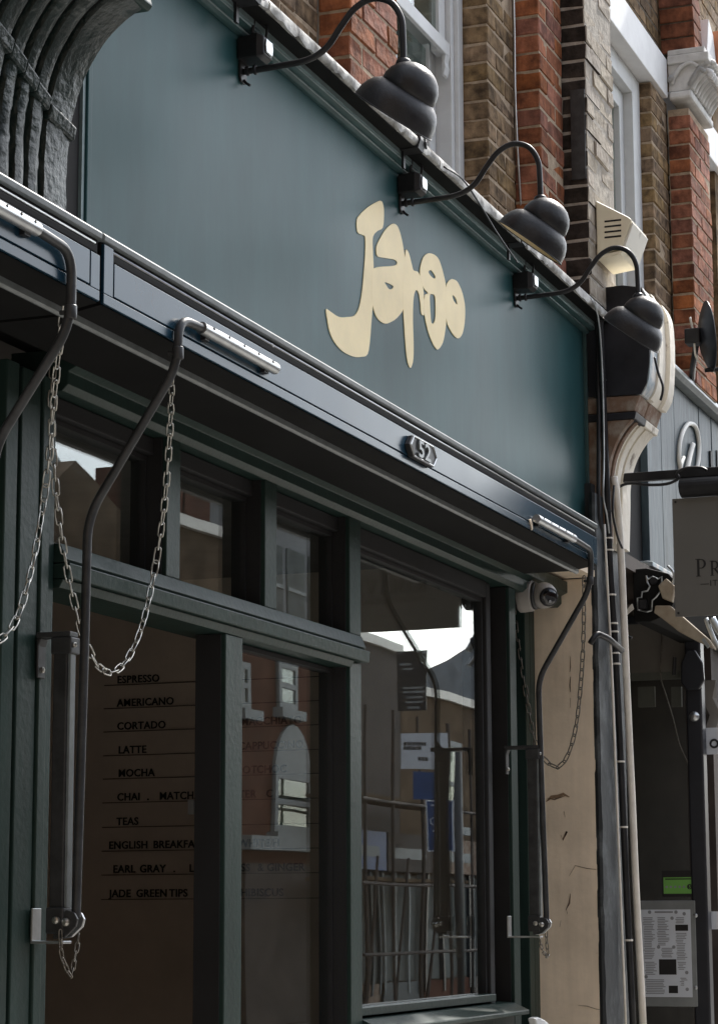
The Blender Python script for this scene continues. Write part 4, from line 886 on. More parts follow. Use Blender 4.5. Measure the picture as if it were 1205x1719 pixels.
MB().box(u0.x+0.0505, u0.x+0.1495, -0.012, -0.005, u0.z, u0.z+0.02).build('black_letter', 'ink', NF)

# projecting sign of the neighbour
PX = 9.2
def sx(px, py): return onX(px, py, PX)
PS = thing('projecting_sign', 'grey projecting restaurant sign panel on a black bracket at the right edge', 'sign', (PX, -0.03, 3.26))
a0, a1 = sx(1018, 805), sx(1145, 804)
box('bracket_bar', 'black', PS, PX-0.016, PX+0.016, a1.y-0.55, a0.y+0.02, a0.z-0.018, a0.z+0.018, bevel=0.002)
box('wall_plate', 'black', PS, PX-0.05, PX+0.05, -0.062, -0.05, a0.z-0.07, a0.z+0.07, bevel=0.003)
q = sx(1143, 838)
MB().prism([(PX+0.055*math.cos(t), 0, q.z+0.045+0.040*math.sin(t)) for t in [2*math.pi*i/20 for i in range(20)]], (0, q.y, 0), (0, q.y-0.62, 0)).build('trough_light', 'black', PS, bevel=0.003)
s0, s1 = sx(1128, 838), sx(1128, 1036)
ptop, pbot = s0.z, s1.z
SW = 0.65
box('panel', 'sign', PS, PX-0.008, PX+0.008, s0.y, s0.y-SW, pbot, ptop, bevel=0.002)
for y in (s0.y-0.014, s0.y-SW+0.014):
    for z in (ptop-0.014, pbot+0.014):
        MB().lathe([(0.005, 0), (0.005, 0.002)], (PX-0.0082, y, z), (-1, 0, 0), 10).build('screw', 'ink', PS)
        MB().lathe([(0.005, 0), (0.005, 0.002)], (PX+0.0082, y, z), (1, 0, 0), 10).build('screw', 'ink', PS)
# serif capitals drawn as strokes; unit height 1
def serif(ch):
    T, th, sf = 0.14, 0.05, 0.035
    P_ = []
    def bar(x0, y0, x1, y1, w):
        d = Vector((x1-x0, y1-y0)); n_ = Vector((-d.y, d.x)).normalized()*w/2
        P_.append([(x0+n_.x, y0+n_.y), (x1+n_.x, y1+n_.y), (x1-n_.x, y1-n_.y), (x0-n_.x, y0-n_.y)])
    def ser(x, y): P_.append([(x-0.14, y-sf/2), (x+0.14, y-sf/2), (x+0.14, y+sf/2), (x-0.14, y+sf/2)])
    def bowl(x, y0, y1, w):
        cyy = (y0+y1)/2; ry = (y1-y0)/2; o_, i_ = [], []
        for k in range(13):
            t = -math.pi/2+math.pi*k/12
            o_.append((x+w*math.cos(t), cyy+ry*math.sin(t))); i_.append((x+(w-0.13)*math.cos(t), cyy+(ry-0.05)*math.sin(t)))
        P_.append(o_+i_[::-1])
    if ch in 'PR':
        bar(0.16, 0, 0.16, 1, T); ser(0.16, 0); ser(0.14, 1); bar(0.16, 0.975, 0.36, 0.975, th); bar(0.16, 0.47, 0.36, 0.47, th); bowl(0.34, 0.445, 1.0, 0.28); w_ = 0.66
        if ch == 'R': bar(0.34, 0.46, 0.70, 0.0, T*0.9); ser(0.74, 0.0); w_ = 0.86
    elif ch == 'I': bar(0.16, 0, 0.16, 1, T); ser(0.16, 0); ser(0.16, 1); w_ = 0.32
    elif ch == 'M': bar(0.14, 0, 0.16, 1, th); bar(0.16, 1, 0.50, 0.05, T); bar(0.50, 0.05, 0.84, 1, th); bar(0.86, 0, 0.84, 1, T); ser(0.14, 0); ser(0.86, 0); ser(0.12, 1); ser(0.88, 1); w_ = 1.02
    elif ch == 'A': bar(0.08, 0, 0.40, 1, th); bar(0.40, 1, 0.74, 0, T); bar(0.2, 0.36, 0.62, 0.36, th); ser(0.08, 0); ser(0.76, 0); w_ = 0.84
    elif ch == 'V': bar(0.08, 1, 0.42, 0, T); bar(0.42, 0, 0.74, 1, th); ser(0.08, 1); ser(0.74, 1); w_ = 0.84
    elif ch == 'E': bar(0.16, 0, 0.16, 1, T); ser(0.14, 0); ser(0.14, 1); bar(0.16, 0.97, 0.58, 0.97, th); bar(0.16, 0.51, 0.50, 0.51, th); bar(0.16, 0.03, 0.60, 0.03, th); w_ = 0.66
    return P_, w_
for sgn in (-1, 1):
    h1 = 0.058; y = sx(1168, 968).y; z0 = sx(1168, 968).z
    xs = 0.0
    pieces = []
    word = 'PRIMAVERA'; tot = sum(serif(c)[1] for c in word)+0.30*(len(word)-1)
    start = 0
    for c in word:
        P_, w_ = serif(c); hh_ = 1.18 if c == 'P' and xs == 0 else 1.0
        pieces.append((c, xs, P_, hh_)); xs += w_*hh_*1.0+0.21
    length = xs*h1
    for c, x, P_, hh_ in pieces:
        mb = MB()
        for k, pl_ in enumerate(P_):
            lay = 0.0006+0.00025*k
            pts3 = []
            for (u, v) in pl_:
                d = (x+u*hh_)*h1
                yy = y-d if sgn < 0 else (y-length)+d
                pts3.append((0, yy, z0+v*hh_*h1))
            X_ = PX+sgn*0.0083
            mb.prism(pts3, (X_, 0, 0), (X_+sgn*lay, 0, 0))
        mb.build('letter', 'ink', PS)
    zz = sx(1175, 985).z
    uu = (0, -1, 0) if sgn < 0 else (0, 1, 0)
    oy = sx(1176, 985).y if sgn < 0 else y-length+0.05
    link('small_lettering', text_mesh('—ITALIAN RESTAURANT—', 0.034, (PX+sgn*0.0085, oy, zz), uu, (0, 0, 1), (sgn, 0, 0), 0.0006, 'LEFT', 1.18), 'ink', PS)

# ------------------------------------------------------------------ neighbour: recessed shopfront, awning remains, notices
NX = 10.45
struct(MB().box(NX+0.25, NX+0.30, -0.10, 0.62, 0.0, 2.99).build('neighbour_inner_wall', 'recess'))
struct(MB().box(9.37, 12.0, 0.62, 0.66, 0.0, 3.02).build('neighbour_back_wall', 'recess'))
struct(MB().box(9.37, 12.5, -0.02, 0.61, 2.94, 3.0).build('neighbour_soffit', 'recess'))
struct(MB().box(10.80, 16, -0.085, 0.60, 0.0, 2.93).build('neighbour_front_wall', 'recess'))
struct(MB().box(11.9, 20, 0.06, 0.6, 2.99, 8.0).build('far_terrace_wall', 'brick_yellow'))
NS = thing('neighbour_shopfront', 'dark glazed side of the next shop entrance with black post', 'shopfront', (NX, 0.2, 0))
pa, pb = onX(1150, 1075, NX), onX(1192, 1719, NX)
py0 = (pa.y+pb.y)/2
MB().box(NX-0.03, NX+0.05, py0-0.040, py0+0.032, 0.0, 2.93).build('post', 'navy', NS, bevel=0.008)
cz = onX(1155, 1130, NX).z
MB().prof_x([(py0+0.015, cz+0.10), (py0+0.045, cz+0.04), (py0+0.047, cz-0.05), (py0+0.02, cz-0.08), (py0-0.035, cz-0.08), (py0-0.06, cz-0.04), (py0-0.055, cz+0.04), (py0-0.02, cz+0.10)], NX-0.055, NX-0.032).build('post_collar', 'navy', NS, bevel=0.006)
MB().tube([(NX-0.045, py0+0.075, cz+0.07), (NX-0.045, py0+0.08, cz-0.01)], 0.008, 6).build('collar_handle', 'black', NS)
MB().lathe([(0.022, 0), (0.024, 0.004), (0.020, 0.016), (0.010, 0.022), (0.001, 0.023)], onX(1165, 1203, NX-0.032), (-1, 0, 0), 18).build('lock_knob', 'alu', NS, smooth=True)
box('pane', 'glass', NS, NX, NX+0.006, py0+0.042, 0.60, 0.7, 2.60)
box('transom_panel', 'recess_pale', NS, NX+0.02, NX+0.05, py0+0.042, 0.60, onX(1100, 1140, NX).z, 2.92)
box('transom_rail', 'navy', NS, NX-0.01, NX+0.015, py0+0.042, 0.60, onX(1100, 1046, NX).z, onX(1100, 1046, NX).z+0.035, bevel=0.003)
for a, b in ((1066, 1095), (1122, 1140)):
    p, q = onX(a, 1150, NX+0.02), onX(b, 1185, NX+0.02); box('inner_panel', 'recess_pale', NS, NX+0.06, NX+0.08, p.y, q.y, q.z, p.z-0.005)
tag(MB().tube(smoothpath([onX(a, b, NX-0.02) for a, b in ((1111, 1055), (1110, 1090), (1108, 1135), (1118, 1170), (1130, 1210), (1140, 1250), (1155, 1283))], 5), 0.0035, 6).build('hanging_wire', 'rust', None, smooth=True), 'thin wire hanging behind the black post of the next shop', 'wire')
# menu frame
def nq(px, py, X): p = onX(px, py, X); return p.y, p.z
X_ = NX-0.02
ya, za = nq(1070, 1512, X_); yb_, zb = nq(1172, 1690, X_)
MF = thing('framed_menu', 'grey framed paper menu on the next shop entrance', 'menu', (X_, ya, zb))
box('frame', 'paperframe', MF, X_-0.012, X_+0.012, ya, yb_, zb, za, bevel=0.004)
y1_, z1_ = nq(1074, 1527, X_); y2_, z2_ = nq(1163, 1674, X_)
box('paper', 'paper', MF, X_-0.0150, X_-0.0125, y1_, y2_, z2_, z1_)
rr = random.Random(3)
def pr_box(u0, u1, v0, v1, mt='printgrey', lay=0.0005):
    yA = y1_+(y2_-y1_)*u0; yB = y1_+(y2_-y1_)*u1; zA = z1_+(z2_-z1_)*v0; zB = z1_+(z2_-z1_)*v1
    box('print', mt, MF, X_-0.0152-lay, X_-0.0151, yA, yB, zA, zB)
pr_box(0.30, 0.66, 0.02, 0.04); pr_box(0.70, 0.95, 0.175, 0.245, 'ink'); pr_box(0.36, 0.70, 0.57, 0.745, 'ink'); pr_box(0.54, 0.72, 0.87, 0.955, 'ink')
for col, (u0, u1, v0, v1) in enumerate(((0.06, 0.30, 0.09, 0.56), (0.33, 0.58, 0.09, 0.42), (0.70, 0.92, 0.27, 0.58), (0.08, 0.32, 0.60, 0.74), (0.08, 0.48, 0.80, 0.96), (0.40, 0.66, 0.44, 0.54), (0.72, 0.9, 0.60, 0.68), (0.70, 0.9, 0.09, 0.15), (0.76, 0.92, 0.78, 0.86))):
    v = v0
    while v < v1:
        pr_box(u0+rr.uniform(0, .03), u1-rr.uniform(0, .08), v, v+0.009); v += 0.0195
for u, v in ((0.20, 0.03), (0.72, 0.03), (0.88, 0.05), (0.64, 0.10), (0.36, 0.43), (0.66, 0.43), (0.9, 0.72), (0.1, 0.77), (0.9, 0.91)):
    MB().lathe([(0.008, 0), (0.008, 0.0006)], (X_-0.0152, y1_+(y2_-y1_)*u, z1_+(z2_-z1_)*v), (-1, 0, 0), 9).build('print_motif', 'printgrey', MF)
for py in (1537, 1658): MB().lathe([(0.009, 0), (0.009, 0.004), (0.004, 0.007)], onX(1167, py, X_-0.0125), (-1, 0, 0), 12).build('frame_screw', 'alu', MF)
# hygiene rating sticker
ya, za = nq(1110, 1462, X_); yb_, zb = nq(1168, 1505, X_)
HS = thing('rating_sticker', 'black and green hygiene rating sticker above the framed menu', 'sticker', (X_, ya, zb))
box('backing', 'ink', HS, X_-0.003, X_-0.0005, ya, yb_, zb, za)
gy0, gz0 = nq(1113, 1473, X_); gy1, gz1 = nq(1164, 1500, X_)
box('green_field', 'greensticker', HS, X_-0.0036, X_-0.0031, gy0, gy1, gz1, gz0)
box('print_line', 'ink', HS, X_-0.0041, X_-0.0037, gy0-0.008, gy1+0.01, gz0-0.010, gz0-0.005)
for i in range(5): MB().lathe([(0.0055, 0), (0.0055, 0.0004)], (X_-0.0037, gy0+(gy1-gy0)*(0.1+i*0.145), gz0-0.042), (-1, 0, 0), 12).build('score_dot', 'printgrey', HS)
MB().lathe([(0.012, 0), (0.012, 0.0005)], (X_-0.0037, gy0+(gy1-gy0)*0.87, gz0-0.042), (-1, 0, 0), 16).build('score_disc', 'ink', HS)
link('score_digit', text_mesh('5', 0.02, (X_-0.0046, gy0+(gy1-gy0)*0.84, gz0-0.049), (0, -1, 0), (0, 0, 1), (-1, 0, 0), 0.0003), 'greensticker', HS)
# small white notices beyond the post
p, q = onX(1183, 1222, NX+0.1), onX(1206, 1266, NX+0.1)
NT = thing('notice', 'small white notice with a black emblem beyond the black post', 'notice', p)
box('card', 'paper', NT, NX+0.098, NX+0.102, p.y, q.y-0.05, q.z, p.z)
MB().tube([(NX+0.097, (p.y+q.y)/2-0.01+0.017*math.cos(t), (p.z+q.z)/2-0.012+0.017*math.sin(t)) for t in [2*math.pi*i/16 for i in range(16)]], 0.005, 5, closed=True).build('emblem', 'ink', NT)
p, q = onX(1192, 1530, NX+0.1), onX(1206, 1560, NX+0.1)
tag(box('notice', 'paper', None, NX+0.098, NX+0.102, p.y, q.y-0.08, q.z, p.z), 'white card beyond the black post beside the framed menu', 'notice')
tag(MB().loft([[(NX+0.16, onX(1182, 1150, NX+.16).y-0.05*k+0.02*math.sin(z*30), 2.25+z) for k in (0, 1)]+[(NX+0.18, onX(1182, 1150, NX+.16).y-0.05*k, 2.25+z) for k in (1, 0)] for z in (0, 0.08, 0.16, 0.24, 0.32)]).build('curtain', 'recess_pale', None), 'pale striped drape behind the glass beyond the black post', 'curtain')

# remains of the neighbour's awning
NA = thing('neighbour_awning', 'folded awning with bare aluminium end profile over the next shop', 'awning', (10.0, -0.1, 2.75))
EX = 9.62
def ne(px, py): return onX(px, py, EX)
op = [(1084, 966), (1087, 972), (1095, 968), (1104, 972), (1110, 968), (1110, 978), (1106, 984), (1108, 992), (1101, 1002), (1094, 1008), (1093, 1025), (1086, 1027), (1070, 1024), (1069, 1004), (1076, 1003), (1077, 994), (1086, 992), (1090, 984), (1086, 978)]
MB().tube([ne(a, b) for a, b in op], 0.0042, 6, closed=True).build('end_profile', 'alu', NA)
c = ne(1097, 975); MB().lathe([(0.016, 0), (0.016, 0.01)], c, (-1, 0, 0), 14).build('roller_end', 'black', NA)
p, q = ne(1074, 1008), ne(1086, 1022); box('bracket_block', 'black', NA, EX-0.02, EX+0.1, p.y, q.y, q.z, p.z)
p, q = ne(1060, 955), ne(1128, 1043)
MB().prof_x([(p.y, p.z), (p.y-0.06, p.z+0.002), (ne(1120, 962).y, ne(1120, 962).z), (ne(1140, 985).y, ne(1140, 985).z), (ne(1120, 1030).y, ne(1120, 1030).z), (ne(1090, 1043).y, ne(1090, 1043).z), (p.y, ne(1060, 1043).z)], EX+0.012, EX+1.6).build('cassette', 'cassette_dark', NA, bevel=0.004)
fb = [(1100, 1018), (1125, 1018), (1150, 1040), (1190, 1075), (1200, 1092), (1170, 1078), (1140, 1062), (1112, 1040), (1098, 1030)]
MB().prism([ne(a, b)+Vector((0, -0.004, 0)) for a, b in fb], (-0.03, 0, 0), (0.011, 0, 0)).build('fabric_fold', 'fabric', NA, bevel=0.004)
fb = [(1104, 985), (1118, 972), (1132, 985), (1128, 1012), (1112, 1006)]
MB().prism([ne(a, b)+Vector((0, -0.004, 0)) for a, b in fb], (-0.025, 0, 0), (0.010, 0, 0)).build('fabric_fold', 'fabric', NA, bevel=0.004)
MB().tube(smoothpath([ne(a, b) for a, b in ((1120, 950), (1130, 962), (1128, 985), (1126, 1004))], 4), [0.006]*13, 6).build('crumpled_foil', 'alu', NA, smooth=True)
MB().tube(smoothpath([ne(a, b) for a, b in ((1184, 1038), (1192, 1060), (1202, 1082), (1215, 1100))], 4), 0.010, 8).build('front_bar', 'alu', NA, smooth=True)
MB().tube(smoothpath([ne(a, b) for a, b in ((1194, 1038), (1204, 1056), (1216, 1074))], 4), 0.016, 8).build('front_bar', 'alu', NA, smooth=True)
p = ne(1052, 1030); MB().prism([ne(a, b) for a, b in ((1051, 1027), (1062, 1014), (1065, 1023), (1052, 1034))], (-0.02, 0, 0), (-0.012, 0, 0)).build('white_tag', 'whitepipe', NA)
p = ne(1178, 1072); MB().prism([ne(a, b) for a, b in ((1180, 1076), (1184, 1072), (1194, 1086), (1190, 1090))], (-0.04, 0, 0), (-0.033, 0, 0)).build('maker_label', 'paperframe', NA)
MB().tube([onX(1018, 1085-33, 9.38), onX(1060, 1104-33, 9.38)], 0.006, 6).build('hook', 'black', NA)
nb = struct(MB().box(9.362, 9.372, 0.0, 0.62, 0.0, 2.935).build('neighbour_side_wall', 'recess_pale'))

# rounded white board top at the bottom edge
p = onY(884, 1709, 0.02)
wb = [(p.x, p.z), (p.x+0.05, p.z+0.002), (p.x+0.12, p.z-0.010), (p.x+0.19, p.z-0.030), (p.x+0.24, p.z-0.07), (p.x+0.26, p.z-0.16), (p.x+0.26, 0.02), (p.x+0.05, 0.02), (p.x+0.04, p.z-0.10), (p.x+0.02, p.z-0.02)]
tag(MB().prof_y(wb, 0.02, -0.01).build('board', 'white', None, bevel=0.006), 'white rounded board top just showing below the far awning arm', 'board')

# ------------------------------------------------------------------ across the street (seen in the glass)
YO = -10.5
def opp_building(name, label, x0, x1, h, mt, roof=None, wins=(), depth=7, parapet=True):
    t = thing(name, label, 'building', ((x0+x1)/2, YO, 0))
    box('wall', mt, t, x0, x1, YO-depth, YO, 0.004, h)
    if roof == 'gable':
        xm = x0+(x1-x0)*0.36
        MB().prism([(x0, 0, h+0.002), (x1, 0, h+0.002), (xm, 0, h+0.75)], (0, YO-0.4, 0), (0, YO, 0)).build('gable_wall', mt, t)
        MB().prism([(x0-0.1, 0, h+0.004), (x1+0.1, 0, h+0.004), (x1+0.1, 0, h+0.12), (xm, 0, h+0.98), (x0-0.1, 0, h+0.35)], (0, YO-2.4, 0), (0, YO-0.405, 0)).build('roof', 'slate', t)
    elif roof == 'pitch':
        MB().prof_x([(YO+0.25, h+0.002), (YO-depth/2, h+1.6), (YO-depth, h+0.002)], x0, x1).build('roof', 'slate', t)
    elif parapet: box('coping', 'whitepipe', t, x0-0.05, x1+0.05, YO-0.3, YO+0.08, h+0.002, h+0.15)
    for (a, b, z0, z1, arch) in wins:
        f = box('window', 'roomdark', t, a, b, YO-0.04, YO+0.02, z0, z1)
        for q_ in ((a, a+0.1, z0, z1), (b-0.1, b, z0, z1), (a+0.1, b-0.1, z0, z0+0.1), (a+0.1, b-0.1, z1-0.1, z1), (a+0.1, b-0.1, (z0+z1)/2-0.04, (z0+z1)/2+0.04)):
            box('sash_bar', 'opp_white', f, q_[0], q_[1], YO+0.0205, YO+0.06, q_[2], q_[3])
        zc = (z0+z1)/2
        box('pane', 'glass_up', f, a+0.1, b-0.1, YO+0.031, YO+0.036, z0+0.1, zc-0.04); box('pane', 'glass_up', f, a+0.1, b-0.1, YO+0.031, YO+0.036, zc+0.04, z1-0.1)
        box('window_sill', 'opp_white', t, a-0.12, b+0.12, YO, YO+0.16, z0-0.14, z0-0.002)
        if arch:
            n = 14; cx2 = (a+b)/2; rd = (b-a)/2
            MB().prism([(cx2+rd*math.cos(math.pi*i/n), 0, z1+rd*math.sin(math.pi*i/n)) for i in range(n+1)], (0, YO-0.03, 0), (0, YO+0.05, 0)).build('arch_head', 'opp_white', t)
    return t
mx_ = lambda px, py: mirY(px, py, YO)
g = mx_(105, 800); g2 = mx_(300, 850)
opp_building('brick_house', 'brown brick house with slate gable across the street', mx_(60, 800).x, mx_(258, 800).x, mx_(230, 905).z, 'opp_brown', roof='gable', wins=[], depth=2.4)
w1 = mx_(470, 1112); w2 = mx_(495, 1190); w3 = mx_(455, 1290); w4 = mx_(520, 1400)
opp_building('brick_house', 'low brown brick house with chimneys across the street', mx_(262, 900).x, mx_(398, 900).x, mx_(350, 897).z, 'opp_brown', wins=[], depth=2.4)
t_ = opp_building('brick_house', 'red brick house with white arched windows across the street', mx_(400, 1000).x, mx_(556, 1000).x, mx_(480, 1075).z, 'opp_red',
    wins=[(mx_(462, 1150).x, mx_(496, 1150).x, mx_(480, 1190).z, mx_(480, 1112).z, False), (mx_(455, 1350).x, mx_(520, 1350).x, mx_(490, 1400).z, mx_(490, 1300).z, True), (mx_(400, 1150).x+.1, mx_(420, 1150).x, mx_(410, 1190).z, mx_(410, 1112).z, False)])
box('string_course', 'opp_white', t_, mx_(400, 1000).x, mx_(556, 1000).x, YO+0.001, YO+0.22, mx_(480, 1430).z, mx_(480, 1408).z)
box('shopfront_band', 'recess', t_, mx_(402, 1000).x, mx_(554, 1000).x, YO+0.001, YO+0.10, 0.02, mx_(480, 1450).z)
for i, (px, h) in enumerate(((330, 1.0), (372, 1.3))):
    p = mx_(px, 893)
    c = thing('chimney', ('red brick chimney stack' if i == 0 else 'taller red brick chimney stack')+' on the low house across the street', 'chimney', (p.x, YO-1, p.z))
    box('stack', 'opp_red', c, p.x, p.x+0.9, YO-1.5, YO-0.6, p.z-0.3, p.z+h)
    for k in range(2): MB().lathe([(0.13, 0), (0.12, 0.4), (0.15, 0.42), (0.15, 0.5)], (p.x+0.25+0.4*k, YO-1.05, p.z+h+0.002), (0, 0, 1), 12).build('chimney_pot', 'terracotta', c)
TALL = opp_building('shop_terrace', 'dark fronted house next to the red brick house on the far side', mx_(562, 1200).x, mx_(672, 1200).x, 5.9, 'recess', wins=[])
TERR = opp_building('shop_terrace', 'low brown shop terrace with upper windows further along the far side', mx_(672.5, 1200).x, 52, 5.3, 'opp_brown', wins=[(39+2.4*i, 40.1+2.4*i, 3.1, 4.6, False) for i in range(5)])
opp_building('brick_house', 'distant brown brick building closing the street', 52.1, 95, 6.2, 'opp_brown', roof='pitch')
xo = -46.0
for i, (wd_, hh_, mt_, lb_) in enumerate(((14, 6.4, 'opp_brown', 'tall brown brick terrace house at the near end of the far side'), (13, 6.0, 'opp_red', 'red brick terrace house second along the far side'), (16, 6.6, 'opp_brown', 'wide brown brick terrace house third along the far side'), (12, 6.2, 'opp_red', 'red brick terrace house fourth along the far side'), (14.5, 6.3, 'opp_brown', 'brown brick terrace house just before the slate gable'))):
    wn = [(xo+1.2+2.6*k, xo+2.4+2.6*k, z_, z_+1.7, False) for k in range(int(wd_/2.6)) for z_ in (3.9,)]
    opp_building('terrace_house', lb_, xo, xo+wd_-0.05, hh_, mt_, wins=wn); xo += wd_
t_ = thing('shade_block', 'added unseen tall brown block shading the street from behind the viewer', 'building', (-12, -10, 0))  # added out of view to cut the light on faces turned this way
box('wall', 'opp_brown', t_, -20, -6, -40, 1.5, 0.004, 17)
box('coping', 'whitepipe', t_, -20.1, -5.9, -40.1, 1.6, 17.002, 17.3)
for k in range(7):
    for z_ in (1.2, 4.4, 7.6, 10.8):
        f_ = box('window', 'roomdark', t_, -6.02, -5.96, -7.2-4*k, -5.8-4*k, z_, z_+1.9)
        box('window_sill', 'opp_white', f_, -5.955, -5.80, -7.3-4*k, -5.7-4*k, z_-0.14, z_-0.002)
# street name post with arrow and cycle signs, on this side of the road
SPY = -5.6
def sp(px, py): return mirY(px, py, SPY)
c = sp(765, 1300)
ST = thing('sign_post', 'grey post with white arrow board and blue cycle sign reflected in the window', 'sign post', (c.x, SPY, 0))
MB().tube([(c.x+0.05, SPY, 0), (c.x+0.05, SPY, 3.4)], 0.05, 10).build('post', 'steel', ST, smooth=True)
def brd(name, p0, p1, mt, th=0.01, dx=0.0):
    a, b = sp(*p0), sp(*p1)
    # board turned to face along the pavement
    wdt = 0.62*abs(a.x-b.x)*0.36
    return a, b
def facing(px0, px1, py0, py1, X):
    a = CAM+ray(px0, py0)*((X-CAM.x)/ray(px0, py0).x); b = CAM+ray(px1, py1)*((X-CAM.x)/ray(px1, py1).x)
    ym = lambda y: 2*0.165-y
    return ym(a.y), ym(b.y), a.z, b.z
ya, yb_, za, zb = facing(674, 749, 1232, 1290, c.x)
box('arrow_board', 'paper', ST, c.x-0.012, c.x-0.002, ya, yb_, zb, za)
wd = yb_-ya; ht = za-zb
for v, (u0, u1) in ((0.30, (0.06, 0.62)), (0.42, (0.06, 0.5)), (0.72, (0.42, 0.66))):
    u = u0
    while u < u1:
        l = rr.uniform(0.05, 0.09); box('print', 'ink', ST, c.x-0.0135, c.x-0.0122, ya+wd*u, ya+wd*(u+l*0.8), za-ht*(v+0.05), za-ht*(v-0.05)); u += l
MB().prism([(0, ya+wd*a, za-ht*b) for a, b in ((0.72, 0.40), (0.83, 0.40), (0.80, 0.24), (0.87, 0.24), (0.95, 0.46), (0.87, 0.68), (0.80, 0.68), (0.83, 0.52), (0.72, 0.52))], (c.x-0.0135, 0, 0), (c.x-0.0122, 0, 0)).build('arrow', 'ink', ST)
ya, yb_, za, zb = facing(713, 763, 1343, 1430, c.x)
box('cycle_sign', 'paper', ST, c.x-0.012, c.x-0.002, ya, yb_, zb, za, bevel=0.002)
wd = yb_-ya; ht = za-zb
box('blue_field', 'bluesign', ST, c.x-0.0132, c.x-0.0122, ya+wd*0.05, yb_-wd*0.05, zb+ht*0.03, za-ht*0.03)
def ST_ring(u, v, r_): MB().tube([(c.x-0.0145, ya+wd*(u+r_*math.cos(t)), za-ht*v+wd*r_*math.sin(t)) for t in [2*math.pi*i/16 for i in range(16)]], wd*0.016, 5, closed=True).build('pictogram', 'paper', ST)
ST_ring(0.27, 0.42, 0.12); ST_ring(0.72, 0.42, 0.12)
for a, b in (((0.27, 0.42), (0.42, 0.33)), ((0.42, 0.33), (0.62, 0.31)), ((0.62, 0.31), (0.72, 0.42)), ((0.62, 0.31), (0.60, 0.24)), ((0.27, 0.42), (0.36, 0.28)), ((0.42, 0.44), (0.60, 0.31)), ((0.27, 0.42), (0.42, 0.44))):
    MB().tube([(c.x-0.0145, ya+wd*a[0], za-ht*a[1]), (c.x-0.0145, ya+wd*b[0], za-ht*b[1])], wd*0.016, 5).build('pictogram', 'paper', ST)
for v in (0.10, 0.60): box('print', 'paper', ST, c.x-0.0145, c.x-0.0134, ya+wd*0.2, ya+wd*0.8, za-ht*(v+0.02), za-ht*(v-0.012))

ya, yb_, za, zb = facing(668, 722, 1092, 1192, c.x)
box('dark_board', 'navy', ST, c.x-0.012, c.x-0.002, ya, yb_, zb, za)
wd = yb_-ya; ht = za-zb
for v, u0, u1 in ((0.22, 0.1, 0.5), (0.30, 0.2, 0.55), (0.62, 0.2, 0.9), (0.69, 0.2, 0.95), (0.78, 0.3, 0.9), (0.86, 0.3, 0.9), (0.95, 0.35, 0.8)):
    box('print', 'opp_white', ST, c.x-0.0135, c.x-0.0122, ya+wd*u0, ya+wd*u1, za-ht*(v+0.018), za-ht*(v-0.018))
ya, yb_, za, zb = facing(695, 732, 1296, 1342, c.x)
box('blue_board', 'bluesign', ST, c.x-0.012, c.x-0.002, ya, yb_, zb, za)
SF2 = thing('scaffold', 'grey tube scaffold on the far terrace reflected in the large pane', 'scaffold', (38, YO+1.2, 0))
YS = YO+1.2
xa_, xb_ = mirY(612, 1300, YS).x, mirY(790, 1300, YS).x
for k in range(5):
    x = xa_+(xb_-xa_)*k/4
    MB().tube([(x, YS, 0), (x, YS, 4.6)], 0.03, 6).build('standard', 'recess', SF2)
for z in (1.0, 2.0, 3.2):
    MB().tube([(xa_-0.3, YS+0.06, z), (xb_+0.3, YS+0.06, z)], 0.026, 6).build('ledger', 'recess', SF2)
for k in range(0, 6, 2):
    x = xa_+(xb_-xa_)*k/7; x2 = xa_+(xb_-xa_)*(k+1)/7
    MB().tube([(x, YS-0.06, 0.2), (x2, YS-0.06, 2.4)], 0.025, 6).build('brace', 'recess', SF2)
for z in (2.05, 3.25): box('deck_board', 'opp_brown', SF2, xa_, xb_, YS-0.9, YS-0.07, z, z+0.05)

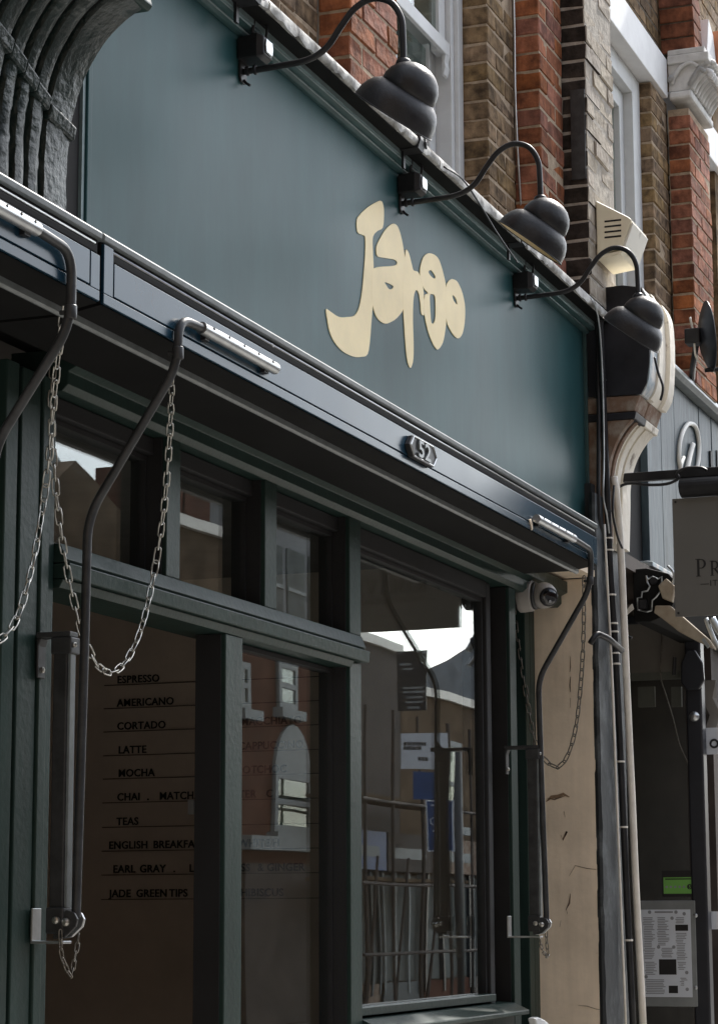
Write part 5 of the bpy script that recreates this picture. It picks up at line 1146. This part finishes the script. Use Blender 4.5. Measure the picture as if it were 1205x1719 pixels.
# shopfront bays along the far terrace
hues = ['bluesign', 'recess', 'console_brown', 'plank', 'opp_red', 'navy', 'greypeel', 'terracotta', 'recess']
xx_ = mx_(562, 1300).x+0.1; k = 0
while xx_ < 51:
    wd = 1.6+0.5*(k % 3)
    sb = TALL if xx_ < mx_(660, 1200).x else TERR
    box('shop_fascia', hues[k % 9], sb, xx_+0.04, xx_+wd-0.04, YO+0.001, YO+0.25, 2.25, 2.85)
    box('shop_window', 'roomdark', sb, xx_+0.1, xx_+wd-0.1, YO+0.001, YO+0.05, 0.5, 2.2)
    for q_ in (0.1, wd*0.35, wd*0.68, wd-0.16): box('window_bar', 'opp_white' if k % 2 else hues[(k+3) % 9], sb, xx_+q_, xx_+q_+0.07, YO+0.051, YO+0.12, 0.3, 2.24)
    box('stall_riser', hues[(k+2) % 9], sb, xx_+0.1, xx_+wd-0.1, YO+0.052, YO+0.1, 0.01, 0.48)
    box('fascia_lettering', 'opp_white', sb, xx_+0.3, xx_+wd-0.4, YO+0.2505, YO+0.26, 2.45, 2.62)
    xx_ += wd; k += 1

# added taller house behind the red brick one, greys the sky reflected in a pane
YR = -16.0
PR_ = thing('added_grey_house', 'added tall pale grey house dimming the reflected sky behind the red brick house opposite', 'building', (33, YR, 0))
xa_, xb_ = mirY(425, 950, YR).x, mirY(548, 950, YR).x; zt_ = mirY(480, 850, YR).z
box('wall', 'pale_render', PR_, xa_, xb_, YR-3, YR, 0.004, zt_)
box('coping', 'opp_white', PR_, xa_-0.1, xb_+0.1, YR-3.1, YR+0.15, zt_+0.002, zt_+0.25)
for k in range(3):
    for z_ in (zt_-2.6, zt_-5.6):
        x = xa_+(xb_-xa_)*(0.14+0.3*k)
        f_ = box('window', 'roomdark', PR_, x, x+1.0, YR-0.04, YR+0.03, z_, z_+1.7)
        box('sash_bar', 'opp_white', f_, x, x+1.0, YR+0.0305, YR+0.06, z_+0.8, z_+0.88)
        box('window_sill', 'opp_white', f_, x-0.1, x+1.1, YR+0.001, YR+0.15, z_-0.15, z_-0.002)
